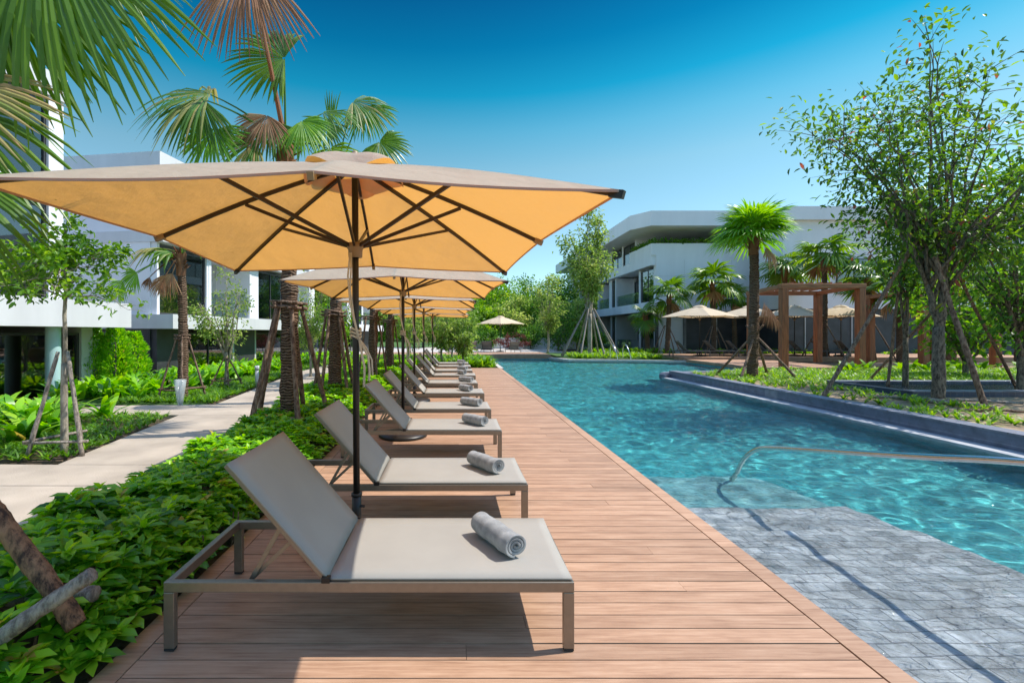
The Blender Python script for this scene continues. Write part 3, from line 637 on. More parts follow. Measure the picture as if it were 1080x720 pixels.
# light green low grass plants on the left beds
mb = MB()
def grasspatch(mb, poly, dens, ln, per=8, z=0.0, rb=.45):
    q = scatter(poly, dens)
    for k in range(per):
        n_ = len(q); az = rng.uniform(0, 2 * np.pi, n_); base = np.stack([q[:, 0], q[:, 1], np.full(n_, z)], 1)
        straps(mb, base, az, ln * rng.uniform(.6, 1.2, n_), ln * .11, rng.uniform(.2, .9, n_), np.clip(rng.normal(rb, .22, n_), 0, 1), .6, 4)
grasspatch(mb, [(-4.74, 5.48), (-5.24, 8.55), (-9.5, 8.6), (-9.5, 5.6)], 80, .17, 8)
grasspatch(mb, [(-5.3, 10), (-5.6, 12.5), (-6.3, 18), (-6.9, 18), (-7.6, 10)], 60, .2, 8)
grasspatch(mb, [(-6.3, 18), (-6.3, 26), (-8, 26), (-7.5, 18)], 30, .25, 6)
tag(mb.build('grass_cover', M['grass']), 'light green grassy ground cover on the planting beds left of the path', 'grass', kind='stuff')
mb = MB()
grasspatch(mb, [(8.0, 5.4), (8.3, 12), (8.2, 16.2), (12.2, 18.2), (30, 18.3), (30, 13.4), (10.3, 13.4), (10.3, 5)], 9, .26, 9, .07, .6)
grasspatch(mb, [(10, 14), (10, 16), (30, 18.3), (30, 13.5)], 14, .3, 8, .07, .55)
grasspatch(mb, [(8.6, 12.6), (8.6, 16.2), (12, 18.0), (24, 18.2), (24, 13.8), (12, 12.8)], 16, .24, 8, .07, .55)
grasspatch(mb, [(6.9, 26.7), (12.4, 26.2), (12.4, 30), (7.2, 30)], 10, .5, 9, .06, .7)
tag(mb.build('island_ground_cover', M['leaf_light']), 'yellow-green low leafy plants covering the islands right of the pool', 'ground cover', kind='stuff')

def strap_plant(x, y, z, h, n_=14, wd=.09, m='leaf_hedge', name='broad_leaf_plant', label='', group=None, rb=.5):
    t = thing(name, (x, y, z), label, 'plant', group); mb = MB()
    az = rng.uniform(0, 2 * np.pi, n_); base = rng.normal(0, .04, (n_, 3)); base[:, 2] = 0
    straps(mb, base, az, h * rng.uniform(.75, 1.2, n_), wd * rng.uniform(.8, 1.2, n_), rng.uniform(.1, .8, n_), np.clip(rng.normal(rb, .2, n_), 0, 1), .55, 6)
    mb.build('foliage', M[m], t, smooth=True); return t

def curve(p0, p1, p2, n_=8):
    t = np.linspace(0, 1, n_)[:, None]; p0, p1, p2 = map(np.array, (p0, p1, p2)); return (1 - t) ** 2 * p0 + 2 * t * (1 - t) * p1 + t * t * p2
def tree(name, base, label, cc, rad, trunk_top, r0=.08, limbs=9, twigs=9, nleaf=4000, ll=.12, lw=.05, lm='leaf_tree', bm='bark', group=None, forks=None, clump=.28, fine=False, droop=.0, rbias=.45, twr=.45, lean=None):
    """base xy z, cc crown centre, rad crown radii, trunk_top point where limbs begin"""
    t = thing(name, tuple(base), label, 'tree', group)
    base, cc, rad, tt = map(lambda q: np.array(q, float), (base, cc, rad, trunk_top))
    tb_, lb = MB(), MB()
    stems = forks or [tt]
    tw = []
    base0 = base.copy()
    if forks:
        fp = base + np.array([0, 0, (tt[2] - base[2]) * .85]); tb_.tube(base + (fp + [0, 0, .1] - base) * np.linspace(0, 1, 8)[:, None] - [0, 0, .04], r0 * np.linspace(1.15, .9, 8), 12, rng.random(), bump=.1); base = fp; r0 = r0 * .72
    for tt_ in stems:
        tt_ = np.array(tt_, float); mid = (base + tt_) / 2 + np.append(rng.normal(0, .04 * np.linalg.norm(tt_ - base) / 2, 2), 0)
        pts = curve(base - [0, 0, .05], mid, tt_, 8); rr = np.linspace(r0, r0 * .62, 8); rr[0] *= 1.15
        pts[1:-1, :2] += rng.normal(0, r0 * .18, (6, 2))
        tb_.tube(pts, rr, 10, rng.random(), bump=.08)
        nl = max(2, limbs // len(stems))
        for k in range(nl):
            kk_ = (k + len(tw) / max(1, twigs)) ; zz_ = -.25 + 1.15 * ((kk_ * .618) % 1); az_ = kk_ * 2.4 + rng.uniform(-.3, .3); dd = nz(np.array([math.cos(az_) * math.sqrt(max(0, 1 - min(1, zz_) ** 2)), math.sin(az_) * math.sqrt(max(0, 1 - min(1, zz_) ** 2)), zz_]))
            end = cc + dd * rad * rng.uniform(.65, .95)
            s0 = pts[int(rng.integers(4, 8))]
            if k == 0: end = cc + np.array([0, 0, .95]) * rad
            m_ = s0 + (end - s0) * .5 + np.array([0, 0, .12 + droop]) * np.linalg.norm(end - s0) + rng.normal(0, .08, 3) * rad
            c_ = curve(s0, m_, end, 9); c_[1:-1] += rng.normal(0, .012, (7, 3)) * rad
            lb.tube(c_, np.linspace(r0 * .5, r0 * .08, 9), 6, rng.random())
            for j in range(twigs):
                i = int(rng.integers(2, 9)); st = c_[i]
                e2 = st + nz(rndvec(1)[0] * [1, 1, .7] + nz(st - cc) * .55 + np.array([0, 0, .15])) * rad * twr * rng.uniform(.5, 1.1)
                g = curve(st, (st + e2) / 2 + [0, 0, .05], e2, 5); lb.tube(g, np.linspace(r0 * .13, r0 * .03, 5), 4, rng.random()); tw.append(g)
    lb_o = tb_.build('trunk', M[bm], t, smooth=True, world=True); lb.build('branches', M[bm], t, smooth=True, world=True)
    tw = np.array(tw); nt_ = len(tw); wts = rng.uniform(.2, 1.6, nt_) ** 1.5; idx = rng.choice(nt_, nleaf, p=wts / wts.sum())
    f = rng.uniform(1.2, 4, nleaf); i0 = np.minimum(f.astype(int), 3); fr_ = (f - i0)[:, None]
    pos = tw[idx, i0] * (1 - fr_) + tw[idx, i0 + 1] * fr_ + rng.normal(0, 1, (nleaf, 3)) * clump * rad.mean() * .28
    d = nz(pos - tw[idx, 0]) * .6 + rndvec(nleaf) * .8 + np.array([0, 0, -.25 - droop])
    clr = np.repeat(rng.normal(0, .13, nt_), 1)[idx]
    mb = MB(); leaves(mb, pos, d, rndvec(nleaf) * .6 + [0, 0, 1], ll * rng.uniform(.6, 1.25, nleaf), lw * rng.uniform(.7, 1.2, nleaf), np.clip(rng.beta(2, 2.4, nleaf) + clr + rbias - .45, 0, 1), fine)
    mb.build('crown', M[lm], t, world=True, smooth=False); return t

def fan(mb, hub, d, nrm, Rr, spread=200, ns=34, droop=.25, rb=.4, joined=.56, curlj=.0, seed=None):
    hub = np.array(hub, float); d = nz(np.array(d, float)); nrm = np.array(nrm, float); nrm = nz(nrm - d * (nrm @ d)); s = np.cross(nrm, d)
    th = np.linspace(-R(spread) / 2, R(spread) / 2, ns) + rng.normal(0, R(spread) / ns * .18, ns); dth = R(spread) / ns
    L = Rr * (.74 + .26 * np.cos(th * .85)) * rng.uniform(.9, 1.06, ns)
    S = [.03, .2, joined, .7, .85, 1.0]; V = []
    dr = np.cos(th)[:, None] * d + np.sin(th)[:, None] * s; sd = np.cos(th)[:, None] * s - np.sin(th)[:, None] * d
    twist = rng.normal(0, .35, ns); dd = droop * rng.uniform(.55, 1.5, ns)
    for q in S:
        wv = (q * dth * .5 if q <= joined else joined * dth * .5 * (1 - (q - joined) / (1 - joined)) ** .62 + .0015) * 1.12
        c = hub + dr * (L * q)[:, None] + nrm * (Rr * .10 * math.sin(q * 2.5)) * (1 - np.abs(np.sin(th)) * .4)[:, None]
        c = c - np.array([0, 0, 1]) * (dd * Rr * q ** 2.3)[:, None]
        ff = wv * .45; sdd = sd * math.cos(0) + nrm * (twist * max(0, q - joined))[:, None]
        w_ = (wv * Rr)
        V += [c - sdd * w_ + nrm * ff * Rr * .0, c + nrm * ff * Rr, c + sdd * w_]
    V = np.stack(V, 1); k = 3 * len(S); o = (np.arange(ns) * k)[:, None]; fs = []
    for i in range(len(S) - 1):
        for j in range(2): fs.append(o + np.array([[3 * i + j, 3 * i + j + 1, 3 * i + j + 4, 3 * i + j + 3]]))
    mb.add(V.reshape(-1, 3), [np.concatenate(fs)], np.repeat(np.clip(rb + rng.normal(0, .12, ns), 0, 1), k))

def frond(root, top, hub, Rr, d, nrm=None, m='palm', spread=200, ns=34, droop=.25, rb=.4, pr=.014, sag=.12):
    top, hub = np.array(top, float), np.array(hub, float); L = np.linalg.norm(hub - top)
    mb = MB(); pts = curve(top, (top + hub) / 2 + [0, 0, sag * L], hub, 7); mb.tube(pts, np.linspace(pr * 1.5, pr * .6, 7), 5, rb)
    if nrm is None:
        dh = nz(np.array(d, float)); nrm = np.array([0, 0, 1.0]) - dh * dh[2] + nz(hub - top) * .3
    fan(mb, hub, d, nrm, Rr, spread, ns, droop, rb); 
    return mb.build('frond', M[m], root, world=True)

def palm(base, top, label, r=.1, Rr=.75, n=12, Lp=.8, fronds=None, m='palm', dead=2, group=None, ns=28, cat='palm tree', hang=0, pr=.014, emin=-22, dip=(20, 45)):
    t = thing('palm_tree', tuple(base), label, cat, group)
    base, top = np.array(base, float), np.array(top, float)
    L = np.linalg.norm(top - base); k = max(14, int(L / .07)); s = np.linspace(0, 1, k)[:, None]
    pts = base + (top - base) * s; pts[:, 0] += np.sin(s[:, 0] * 3.1) * .03 * L * .3
    rr = r * (1.18 - .3 * s[:, 0]) * (1 + rng.uniform(-.07, .07, k)); rr[0] *= 1.25
    mb = MB(); mb.tube(pts - [0, 0, .04], rr, 12, .5, bump=.07); mb.build('trunk', M['palm_bark'], t, world=True)
    mb = MB(); nb = 26
    mb.tube([base + (top - base) * q for q in (.85, .93, 1.0)], r * 1.06, 12, .4, bump=.1)
    for i in range(nb):
        q = rng.uniform(.86, 1.0); az = rng.uniform(0, 6.28); p = base + (top - base) * q; o = np.array([math.cos(az), math.sin(az), 0])
        mb.beam(p + o * r * .7, p + o * r * rng.uniform(1.3, 2.0) + [0, 0, rng.uniform(.08, .2) * min(1, Rr + .2)], .035, .015, rnd=rng.random())
    mb.build('crown_fibre', M['palm_dead'], t, world=True)
    if fronds is None:
        for i in range(n):
            az = 2.4 * i + rng.uniform(-.3, .3); e = R(np.interp(i / max(1, n - 1), [0, 1], [78, emin])) + rng.normal(0, .08)
            dp = np.array([math.cos(e) * math.cos(az), math.cos(e) * math.sin(az), math.sin(e)]); lp = Lp * rng.uniform(.8, 1.1)
            hub = top + dp * lp - [0, 0, .12 * lp * math.cos(e)]; e2 = e - R(rng.uniform(*dip))
            d = np.array([math.cos(e2) * math.cos(az), math.cos(e2) * math.sin(az), math.sin(e2)])
            frond(t, top - [0, 0, .03], hub, Rr * rng.uniform(.85, 1.1), d, None, m, rng.uniform(190, 250), ns, rng.uniform(.15, .45), rng.uniform(.25, .7), pr)
        for i in range(dead):
            az = rng.uniform(0, 6.28); o = np.array([math.cos(az), math.sin(az), 0]); hub = top + o * (r + .12) * 1.3 - [0, 0, .35 * Rr + .1]
            frond(t, top - [0, 0, .08], hub, Rr * .75, [o[0] * .25, o[1] * .25, -1], o, 'palm_dead', 110, ns // 2, .1, rng.uniform(.3, .8), pr, .5)
    else:
        for f in fronds: frond(t, *f[0], **f[1])
    return t

def supports(base, h, rad, label, n_=4, pr=.028, m='stake', collar=True, bar_z=.25, rot=.4, group='timber tree supports', tie_r=.13, tilt=(0, 0)):
    t = thing('tree_support', tuple(base), label, 'tree support', group); bx, by, bz = base
    feet = []
    for k in range(n_):
        a = rot + 2 * math.pi * k / n_; f = np.array([bx + rad * math.cos(a), by + rad * math.sin(a), bz - .03]); feet.append(f)
        tp = np.array([bx + tie_r * math.cos(a) + tilt[0], by + tie_r * math.sin(a) + tilt[1], bz + h + .06])
        pts = f + (tp - f) * np.linspace(0, 1, 9)[:, None]; pts[1:-1] += rng.normal(0, .003, (7, 3))
        MB().tube(pts, np.linspace(pr * 1.15, pr * .85, 9), 8, rng.random(), bump=.12).build('stake', M[m], t, world=True, smooth=True)
    if bar_z:
        for k in range(n_):
            f0, f1 = feet[k], feet[(k + 1) % n_]; c = np.array([bx, by, 0]); q = bar_z / h
            a_, b_ = f0 + (c * [1, 1, 0] + [0, 0, bz + h] - f0) * q, f1 + (c * [1, 1, 0] + [0, 0, bz + h] - f1) * q; a_[2] = b_[2] = bz + bar_z + .03 * (k % 2)
            e = nz(b_ - a_) * .09; MB().tube(np.array([a_ - e, (a_ + b_) / 2, b_ + e]), pr * .8, 7, rng.random(), bump=.1).build('crossbar', M[m], t, world=True, smooth=True)
    if collar:
        mb = MB()
        for lev in (0, .075):
            for k in range(n_):
                a = rot + 2 * math.pi * k / n_ + math.pi / n_; c = np.array([bx + tilt[0] + (tie_r + .01) * math.cos(a), by + tilt[1] + (tie_r + .01) * math.sin(a), bz + h - .04 + lev + .02 * (k % 2)])
                e = np.array([-math.sin(a), math.cos(a), rng.normal(0, .06)]) * (tie_r * 1.25); mb.tube([c - e, c, c + e], pr * .62, 6, rng.random(), bump=.1)
        mb.build('collar', M[m], t, world=True, smooth=True)
    return t

# ------------------------------------------------------------ loungers, towels, umbrellas
def make_lounger(label, group, fm='metal', sm='sling'):
    t = thing('sun_lounger', (0, 0, 0), label, 'sun lounger', group)
    W, zt = .355, .335
    mb = MB()
    for s in (-1, 1): mb.box(-1.0, 1.0, s * W - .016, s * W + .016, zt - .05, zt)
    mb.box(-1.0, -.965, -W + .017, W - .017, zt - .049, zt - .001); mb.box(.965, 1.0, -W + .017, W - .017, zt - .049, zt - .001); mb.box(-.235, -.2, -W + .017, W - .017, zt - .045, zt - .004)
    mb.build('frame', M[fm], t, bevel=.003)
    for sx_ in (-1, 1):
        for s in (-1, 1):
            x = sx_ * .974
            lg = MB().box(x - .026, x + .026, s * W - .0165, s * W + .0165, .012, zt - .0505).build('leg', M[fm], t, bevel=.003)
            MB().box(x - .024, x + .024, s * W - .015, s * W + .015, 0, .0118).build('foot_cap', M['rubber'], lg)
    mb = MB(); nx, ny = 24, 8; xs = np.linspace(-.205, .992, nx); yy = np.linspace(-W - .004, W + .004, ny)
    X, Y_ = np.meshgrid(xs, yy, indexing='ij'); Z = zt + .016 - .010 * (1 - (2 * np.abs(Y_) / (2 * W)) ** 2).clip(0, 1)
    v = np.stack([X, Y_, Z], -1).reshape(-1, 3); q = [(i * ny + j, (i + 1) * ny + j, (i + 1) * ny + j + 1, i * ny + j + 1) for i in range(nx - 1) for j in range(ny - 1)]
    so_ = MB().add(v, [q]).build('seat', M[sm], t, smooth=True); md = so_.modifiers.new('solid', 'SOLIDIFY'); md.thickness = .012; md.offset = -1
    # backrest
    ang = math.atan2(.563, .49); L = .745; dx, dz = -math.cos(ang), math.sin(ang); hx, hz = -.212, zt + .006
    s_ = np.linspace(0, L, 14); X, Y_ = np.meshgrid(s_, yy, indexing='ij'); off = .014 - .008 * (1 - (np.abs(Y_) / W) ** 2).clip(0, 1)
    nx_, nz_ = math.sin(ang), math.cos(ang)
    v = np.stack([hx + dx * X + nx_ * off, Y_, hz + dz * X + nz_ * off], -1).reshape(-1, 3); q = [(i * ny + j, i * ny + j + 1, (i + 1) * ny + j + 1, (i + 1) * ny + j) for i in range(13) for j in range(ny - 1)]
    bo = MB().add(v, [q]).build('backrest', M[sm], t, smooth=True); md = bo.modifiers.new('solid', 'SOLIDIFY'); md.thickness = .012; md.offset = -1
    def bp(s, y, o=-.012): return (hx + dx * s + nx_ * o, y, hz + dz * s + nz_ * o)
    mb = MB()
    for s in (-1, 1): mb.beam(bp(0, s * (W - .02)), bp(L, s * (W - .02)), .028, .022, up=(nx_, 0, nz_))
    mb.beam(bp(L - .012, -W + .035), bp(L - .012, W - .035), .022, .024, up=(nx_, 0, nz_)); mb.beam(bp(L * .45, -W + .035), bp(L * .45, W - .035), .02, .02, up=(nx_, 0, nz_))
    mb.build('backrest_frame', M[fm], t, bevel=.002)
    for s in (-1, 1):
        MB().beam(bp(L * .45, s * (W - .05), -.03), (-.60, s * (W - .05), zt - .02), .022, .012, up=(0, 1, 0)).build('support_strut', M[fm], t)
        MB().beam(bp(L * .33, s * (W - .062), -.03), (-.60, s * (W - .062), zt - .02), .02, .008, up=(0, 1, 0)).build('support_strut', M[fm], t)
        MB().box(-.232, -.19, s * (W + .004) - .014, s * (W + .004) + .014, zt - .006, zt + .024).build('hinge', M['black'], t, bevel=.003)
    return t
LY = [2.23, 3.65, 5.65, 7.2, 9.1, 10.9, 12.9, 14.5, 16.4, 18.0]
lab = ['nearest taupe sling lounger in the foreground with a towel roll on its foot end',
 'second lounger from the camera, just behind the nearest umbrella pole', 'third lounger from the camera, in front of the round black base of the second umbrella',
 'fourth lounger from the camera, just behind the second umbrella base', 'fifth lounger from the camera in the row along the deck', 'sixth lounger from the camera in the deck row, just beyond the third umbrella pole',
 'seventh lounger from the camera in the row along the deck', 'eighth lounger from the camera, just beyond the fourth umbrella pole', 'ninth lounger from the camera, second from the far end of the deck row', 'farthest lounger of the deck row beside the end planting']
L0 = make_lounger(lab[0], 'sun loungers in a row along the deck')
for i, y in enumerate(LY):
    o = L0 if i == 0 else dup(L0, (0, 0, 0), lab[i])
    o.location = (-.415 + (0, .005, .01, 0, .02, -.02, .03, 0, .02, -.01)[i], y + .355, .003); o.rotation_euler = (0, 0, R((0, .3, -.5, .4, 0, .8, -.6, .3, .5, 0)[i]))

def make_towel(label):
    t = thing('rolled_towel', (0, 0, 0), label, 'towel', 'rolled grey towels on the loungers'); 
    # spiral cross-section swept along x with soft lumps; length .36
    n_ = 110; th = np.linspace(0, 2 * np.pi * 3.35, n_); r_ = .012 + (.072 - .012) * (th / th[-1]); th0 = th - th[-1] - R(100)
    m_ = 26; xs = np.linspace(-.185, .185, m_); V = []
    for k, x in enumerate(xs):
        e = abs(k - (m_ - 1) / 2) / ((m_ - 1) / 2)
        pin = 1 - .05 * e ** 6
        lump = 1 + .035 * np.sin(x * 31 + th0 * 1.0 + 1) + .02 * np.sin(x * 70 + th0 * 2.0)
        off = .008 * np.sin(3.1 * r_ * 60 + th0 * .5) * (1 if k in (0, m_ - 1) else .6)
        rr = r_ * lump * pin
        V.append(np.stack([np.full(n_, x) + off * (e > .9), np.cos(th0) * rr, np.sin(th0) * rr * .93 + .070], 1))
    V = np.concatenate(V); q = [(k * n_ + i, k * n_ + i + 1, (k + 1) * n_ + i + 1, (k + 1) * n_ + i) for k in range(m_ - 1) for i in range(n_ - 1)]
    o = MB().add(V, [q]).build('towel_roll', M['towel'], t, smooth=True)
    md = o.modifiers.new('solid', 'SOLIDIFY'); md.thickness = .0125; md.offset = -1
    md = o.modifiers.new('bevel', 'BEVEL'); md.width = .004; md.segments = 2; md.limit_method = 'ANGLE'
    return t
tl = ['large grey rolled towel on the nearest lounger', 'grey rolled towel on the second lounger from the camera', 'grey rolled towel on the third lounger from the camera', 'grey rolled towel on the fourth lounger from the camera',
 'grey rolled towel on the fifth lounger from the camera', 'grey rolled towel on the sixth lounger from the camera', 'grey rolled towel on the seventh lounger from the camera', 'grey rolled towel on the eighth lounger from the camera', 'grey rolled towel on the ninth lounger from the camera', 'grey rolled towel on the farthest lounger of the deck row']
T0 = make_towel(tl[0])
for i, y in enumerate(LY):
    o = T0 if i == 0 else dup(T0, (0, 0, 0), tl[i])
    o.location = (.245 + (0, .03, .03, .04, .0, .05, -.02, .03, .02, .04)[i], y + .355 + (0, .02, 0, .02, .03, 0, .02, 0, 0, 0)[i], .346)
    o.rotation_euler = (0, 0, R(-62 + (0, 7, 14, 22, 5, 26, 2, 18, -4, 12)[i]))

def make_umbrella(label, group, a=1.37, cm='canopy', lean=.0, zt=2.78, ze=2.18, rope=True):
    t = thing('patio_umbrella', (0, 0, 0), label, 'umbrella', group)
    MB().lathe([(.0, .0), (.36, .0), (.365, .02), (.35, .045), (.2, .07), (.06, .085), (.0, .085)], 40).build('base', M['black'], t, smooth=True)
    sl_ = MB().tube([(0, 0, .08), (0, 0, .38)], .034, 16).tube([(0, 0, .37), (0, 0, .39)], .039, 16).build('base_sleeve', M['black'], t, smooth=True)
    MB().tube([(.03, -.015, .3), (.058, -.03, .3)], .01, 8).tube([(.03, -.015, .19), (.055, -.03, .19)], .01, 8).build('clamp_bolt', M['black'], sl_)
    MB().tube([(0, 0, .3), (0, 0, 1.5), (0, 0, zt - .02)], .024, 16).build('pole', M['black'], t, smooth=True)
    MB().lathe([(.03, -.06), (.05, -.055), (.052, .0), (.06, .01), (.06, .045), (.026, .05)], 20, (0, 0, 2.15)).build('runner_hub', M['brass'], t, smooth=True)
    # canopy
    ends = []
    for k in range(8):
        an = k * math.pi / 4; cx_, sy_ = math.cos(an), math.sin(an); f = a / max(abs(cx_), abs(sy_)); ends.append(np.array([cx_ * f, sy_ * f, ze + (.0 if k % 2 else .055)]))
    apex = np.array([0, 0, zt]); nr, ns_ = 10, 8; V = []; q = []
    def srf(k, tt, r_):
        e0, e1 = ends[k], ends[(k + 1) % 8]; e = e0 * (1 - tt) + e1 * tt; p = apex + (e - apex) * r_
        p = p.copy(); p[2] -= .045 * math.sin(math.pi * tt) * r_ * (1.3 - 1.05 * r_) ; p[:2] *= 1 - .018 * math.sin(math.pi * tt) * r_ ** 3; p[2] += .03 * math.sin(math.pi * r_) ; return p
    for k in range(8):
        for i in range(nr + 1):
            for j in range(ns_ + 1): V.append(srf(k, j / ns_, .12 + .88 * i / nr))
        b0 = k * (nr + 1) * (ns_ + 1)
        q += [(b0 + i * (ns_ + 1) + j, b0 + (i + 1) * (ns_ + 1) + j, b0 + (i + 1) * (ns_ + 1) + j + 1, b0 + i * (ns_ + 1) + j + 1) for i in range(nr) for j in range(ns_)]
    MB().add(V, [q]).build('canopy', M[cm], t, smooth=True)
    mb = MB()
    for k in range(8):
        for i in range(ns_):
            p0, p1 = srf(k, i / ns_, 1.0), srf(k, (i + 1) / ns_, 1.0); mb.beam(p0 + [0, 0, -.004], p1 + [0, 0, -.004], .004, .012)
    mb.build('canopy_hem', M[cm], t)
    V = []; q = []; nn = 48
    for i in range(7):
        for j in range(nn):
            an = 2 * math.pi * j / nn; r_ = .35 * i / 6; lobe = .5 - .5 * math.cos(an * 4)
            f = 1 / max(abs(math.cos(an)), abs(math.sin(an))) ; rr = r_ * (.75 + .25 * f)
            V.append((rr * math.cos(an), rr * math.sin(an), zt + .035 + .03 * math.sin(math.pi * i / 6) - .10 * (i / 6) ** 1.3 - .10 * (i / 6) ** 2 * (.5 + .5 * math.cos(an * 4 + math.pi * 0))))
    q = [(i * nn + j, (i + 1) * nn + j, (i + 1) * nn + (j + 1) % nn, i * nn + (j + 1) % nn) for i in range(6) for j in range(nn)]
    MB().add(V, [q]).build('vent_cap', M[cm], t, smooth=True)
    MB().lathe([(0, .04), (.02, .03), (.028, 0), (.02, -.03)], 12, (0, 0, zt + .05)).build('finial', M['brass'], t, smooth=True)
    for k in range(8):
        e = ends[k]; p0 = apex * 1.0 - [0, 0, .05]; d = nz(e - apex); L = np.linalg.norm(e - apex)
        def rp(s): 
            p = apex + (e - apex) * s; p = p.copy(); p[2] += .03 * math.sin(math.pi * s) - .022; return p
        mb = MB(); sg = [rp(s) for s in np.linspace(.03, 1.0, 8)]
        for s0, s1 in zip(sg[:-1], sg[1:]): mb.beam(s0, s1, .02, .026)
        rb_ = mb.build('rib', M['rib'], t)
        MB().beam(rp(.985) - d * .03, rp(.985) + d * .035, .028, .036).build('rib_tip', M['brass'] if k % 2 == 0 else M['black'], rb_)
        an = k * math.pi / 4; h0 = np.array([.05 * math.cos(an), .05 * math.sin(an), 2.175])
        MB().beam(h0, rp(.52 if k % 2 else .56) - [0, 0, .02], .016, .024).build('strut', M['rib'], t)
    if rope:
        mb = MB(); P_ = lambda x, y, z: (x, y, z)
        mb.tube([(-.03, -.05, 2.12), (-.045, -.06, 1.95), (-.03, -.06, 1.75), (.01, -.05, 1.58), (.02, -.04, 1.5)], .007, 6)
        mb.tube([(-.02, -.05, 2.12), (-.03, -.055, 1.85), (-.005, -.05, 1.66), (.03, -.045, 1.5)], .006, 6)
        for z in (1.52, 1.545, 1.57): mb.tube([(.036 * math.cos(b), .036 * math.sin(b), z + .01 * math.sin(b * 2)) for b in np.linspace(0, 6.3, 12)], .009, 6)
        mb.tube([(.03, -.03, 1.5), (.06, -.03, 1.44), (.09, -.02, 1.38), (.1, -.02, 1.27), (.095, -.03, 1.2)], .009, 6)
        mb.tube([(.03, -.03, 1.5), (.05, -.04, 1.38), (.065, -.03, 1.3), (.06, -.03, 1.16)], .009, 6)
        mb.tube([(.03, -.03, 1.5), (.075, -.01, 1.44), (.115, -.01, 1.35), (.12, -.01, 1.24)], .007, 6)
        mb.build('rope', M['rope'], t, smooth=True)
    return t
U0 = make_umbrella('nearest large square umbrella with amber underside whose pole stands behind the nearest lounger', 'square umbrellas over the lounger row')
UY = [3.3, 6.85, 10.3, 13.8, 17.3]; UX = [-.705, -.77, -.9, -.92, -.82]
ul = ['', 'second square umbrella from the camera, its round black base behind the third lounger', 'third square umbrella from the camera over the deck row', 'fourth square umbrella from the camera over the deck row', 'farthest square umbrella of the deck row']
for i, (x, y) in enumerate(zip(UX, UY)):
    o = U0 if i == 0 else dup(U0, (x, y, .003), ul[i]); o.location = (x, y, .003); o.rotation_euler = (R(0), R(-.3 if i == 0 else 0), R((4.5, 2, -2, 3, 0)[i]))
# far umbrellas
UF = make_umbrella('pale beige umbrella at the far end of the pool beside pale loungers', 'pale umbrellas on the far terraces', a=1.5, cm='canopy_far', rope=False, zt=2.95, ze=2.3)
UF.location = (3.7, 36.5, .05); UF.rotation_euler = (0, 0, R(40)); UF.scale = (.92, .92, .96)
fu = [(738, 27, 'leftmost pale umbrella on the right terrace, in front of the dark wall'), (790, 27.4, 'pale umbrella partly behind the foreground palm trunk and pergola post'), (838, 27.2, 'pale umbrella seen between the two front posts of the pergola'), (887, 26.8, 'pale umbrella seen just right of the middle pergola post')]
for u, y, l in fu:
    o = dup(UF, ((u - 479) / 480 * y, y, .2), l, rz=R(rng.uniform(30, 50)), scale=1.0)
LG = make_lounger('grey lounger on the right terrace, leftmost of its row', 'grey loungers on the right terrace', 'grey_frame', 'grey_sling')
gl = [(727, 26.2), (757, 26.4), (781, 26.4), (808, 26.3), (848, 26.3), (873, 26.3), (897, 26.3)]
gn = ['', 'second grey lounger from the left on the right terrace', 'third grey lounger from the left, just left of the leaning foreground palm', 'fourth grey lounger from the left, behind the leaning foreground palm', 'grey lounger seen between the pergola posts, fifth from the left', 'grey lounger behind the right pergola post, sixth from the left', 'grey lounger right of the pergola, rightmost of the terrace row']
for i, (u, y) in enumerate(gl):
    loc = ((u - 479) / 480 * y, y, .2); o = LG if i == 0 else dup(LG, loc, gn[i]); o.location = loc; o.rotation_euler = (0, 0, R(rng.uniform(-14, -4)))
LFn = ['pale lounger at the far end of the pool right of the far umbrella', 'grey lounger at the far end of the pool left of the far umbrella', 'pinkish pale lounger far away left of the far umbrella', 'grey lounger farthest left on the far terrace']
for (u, rz, src), l in zip([(541, 95, L0), (514, 80, LG), (496, 100, L0), (474, 75, LG)], LFn):
    y = 33.2; dup(src, ((u - 479) / 480 * y, y, .05), l, rz=R(rz))['group'] = 'loungers on the far terrace'

# ------------------------------------------------------------ pool hand rails
def rail(pts, r, label, loc, n=14):
    t = thing('pool_handrail', loc, label, 'handrail'); pts = np.array(pts, float); k = len(pts); s = np.linspace(0, k - 1, (k - 1) * 6 + 1); out = []
    for q in s:
        i = min(int(q), k - 2); f = q - i; p0, p1, p2, p3 = pts[max(i - 1, 0)], pts[i], pts[i + 1], pts[min(i + 2, k - 1)]
        out.append(.5 * ((2 * p1) + (-p0 + p2) * f + (2 * p0 - 5 * p1 + 4 * p2 - p3) * f ** 2 + (-p0 + 3 * p1 - 3 * p2 + p3) * f ** 3))
    MB().tube(out, r, n).build('rail_tube', M['steel'], t, smooth=True, world=True); return t
rl = rail([(3.30, 5.44, -.75), (3.33, 5.42, -.3), (3.33, 5.36, -.1), (3.32, 5.2, .12), (3.32, 4.98, .28), (3.31, 4.7, .365), (3.3, 4.13, .487), (3.31, 3.2, .68), (3.33, 2.64, .80), (3.33, 1.5, .99), (3.33, .8, 1.08), (3.33, .55, 1.0), (3.33, .45, .8), (3.33, .45, -.25)], .024, 'long stainless steel handrail rising out of the shallow end of the pool', (3.3, 5, -.1))
MB().lathe([(.024, 0), (.055, 0), (.055, .02), (.024, .03)], 20, (-.05, .43, -.62)).build('flange', M['steel'], rl)
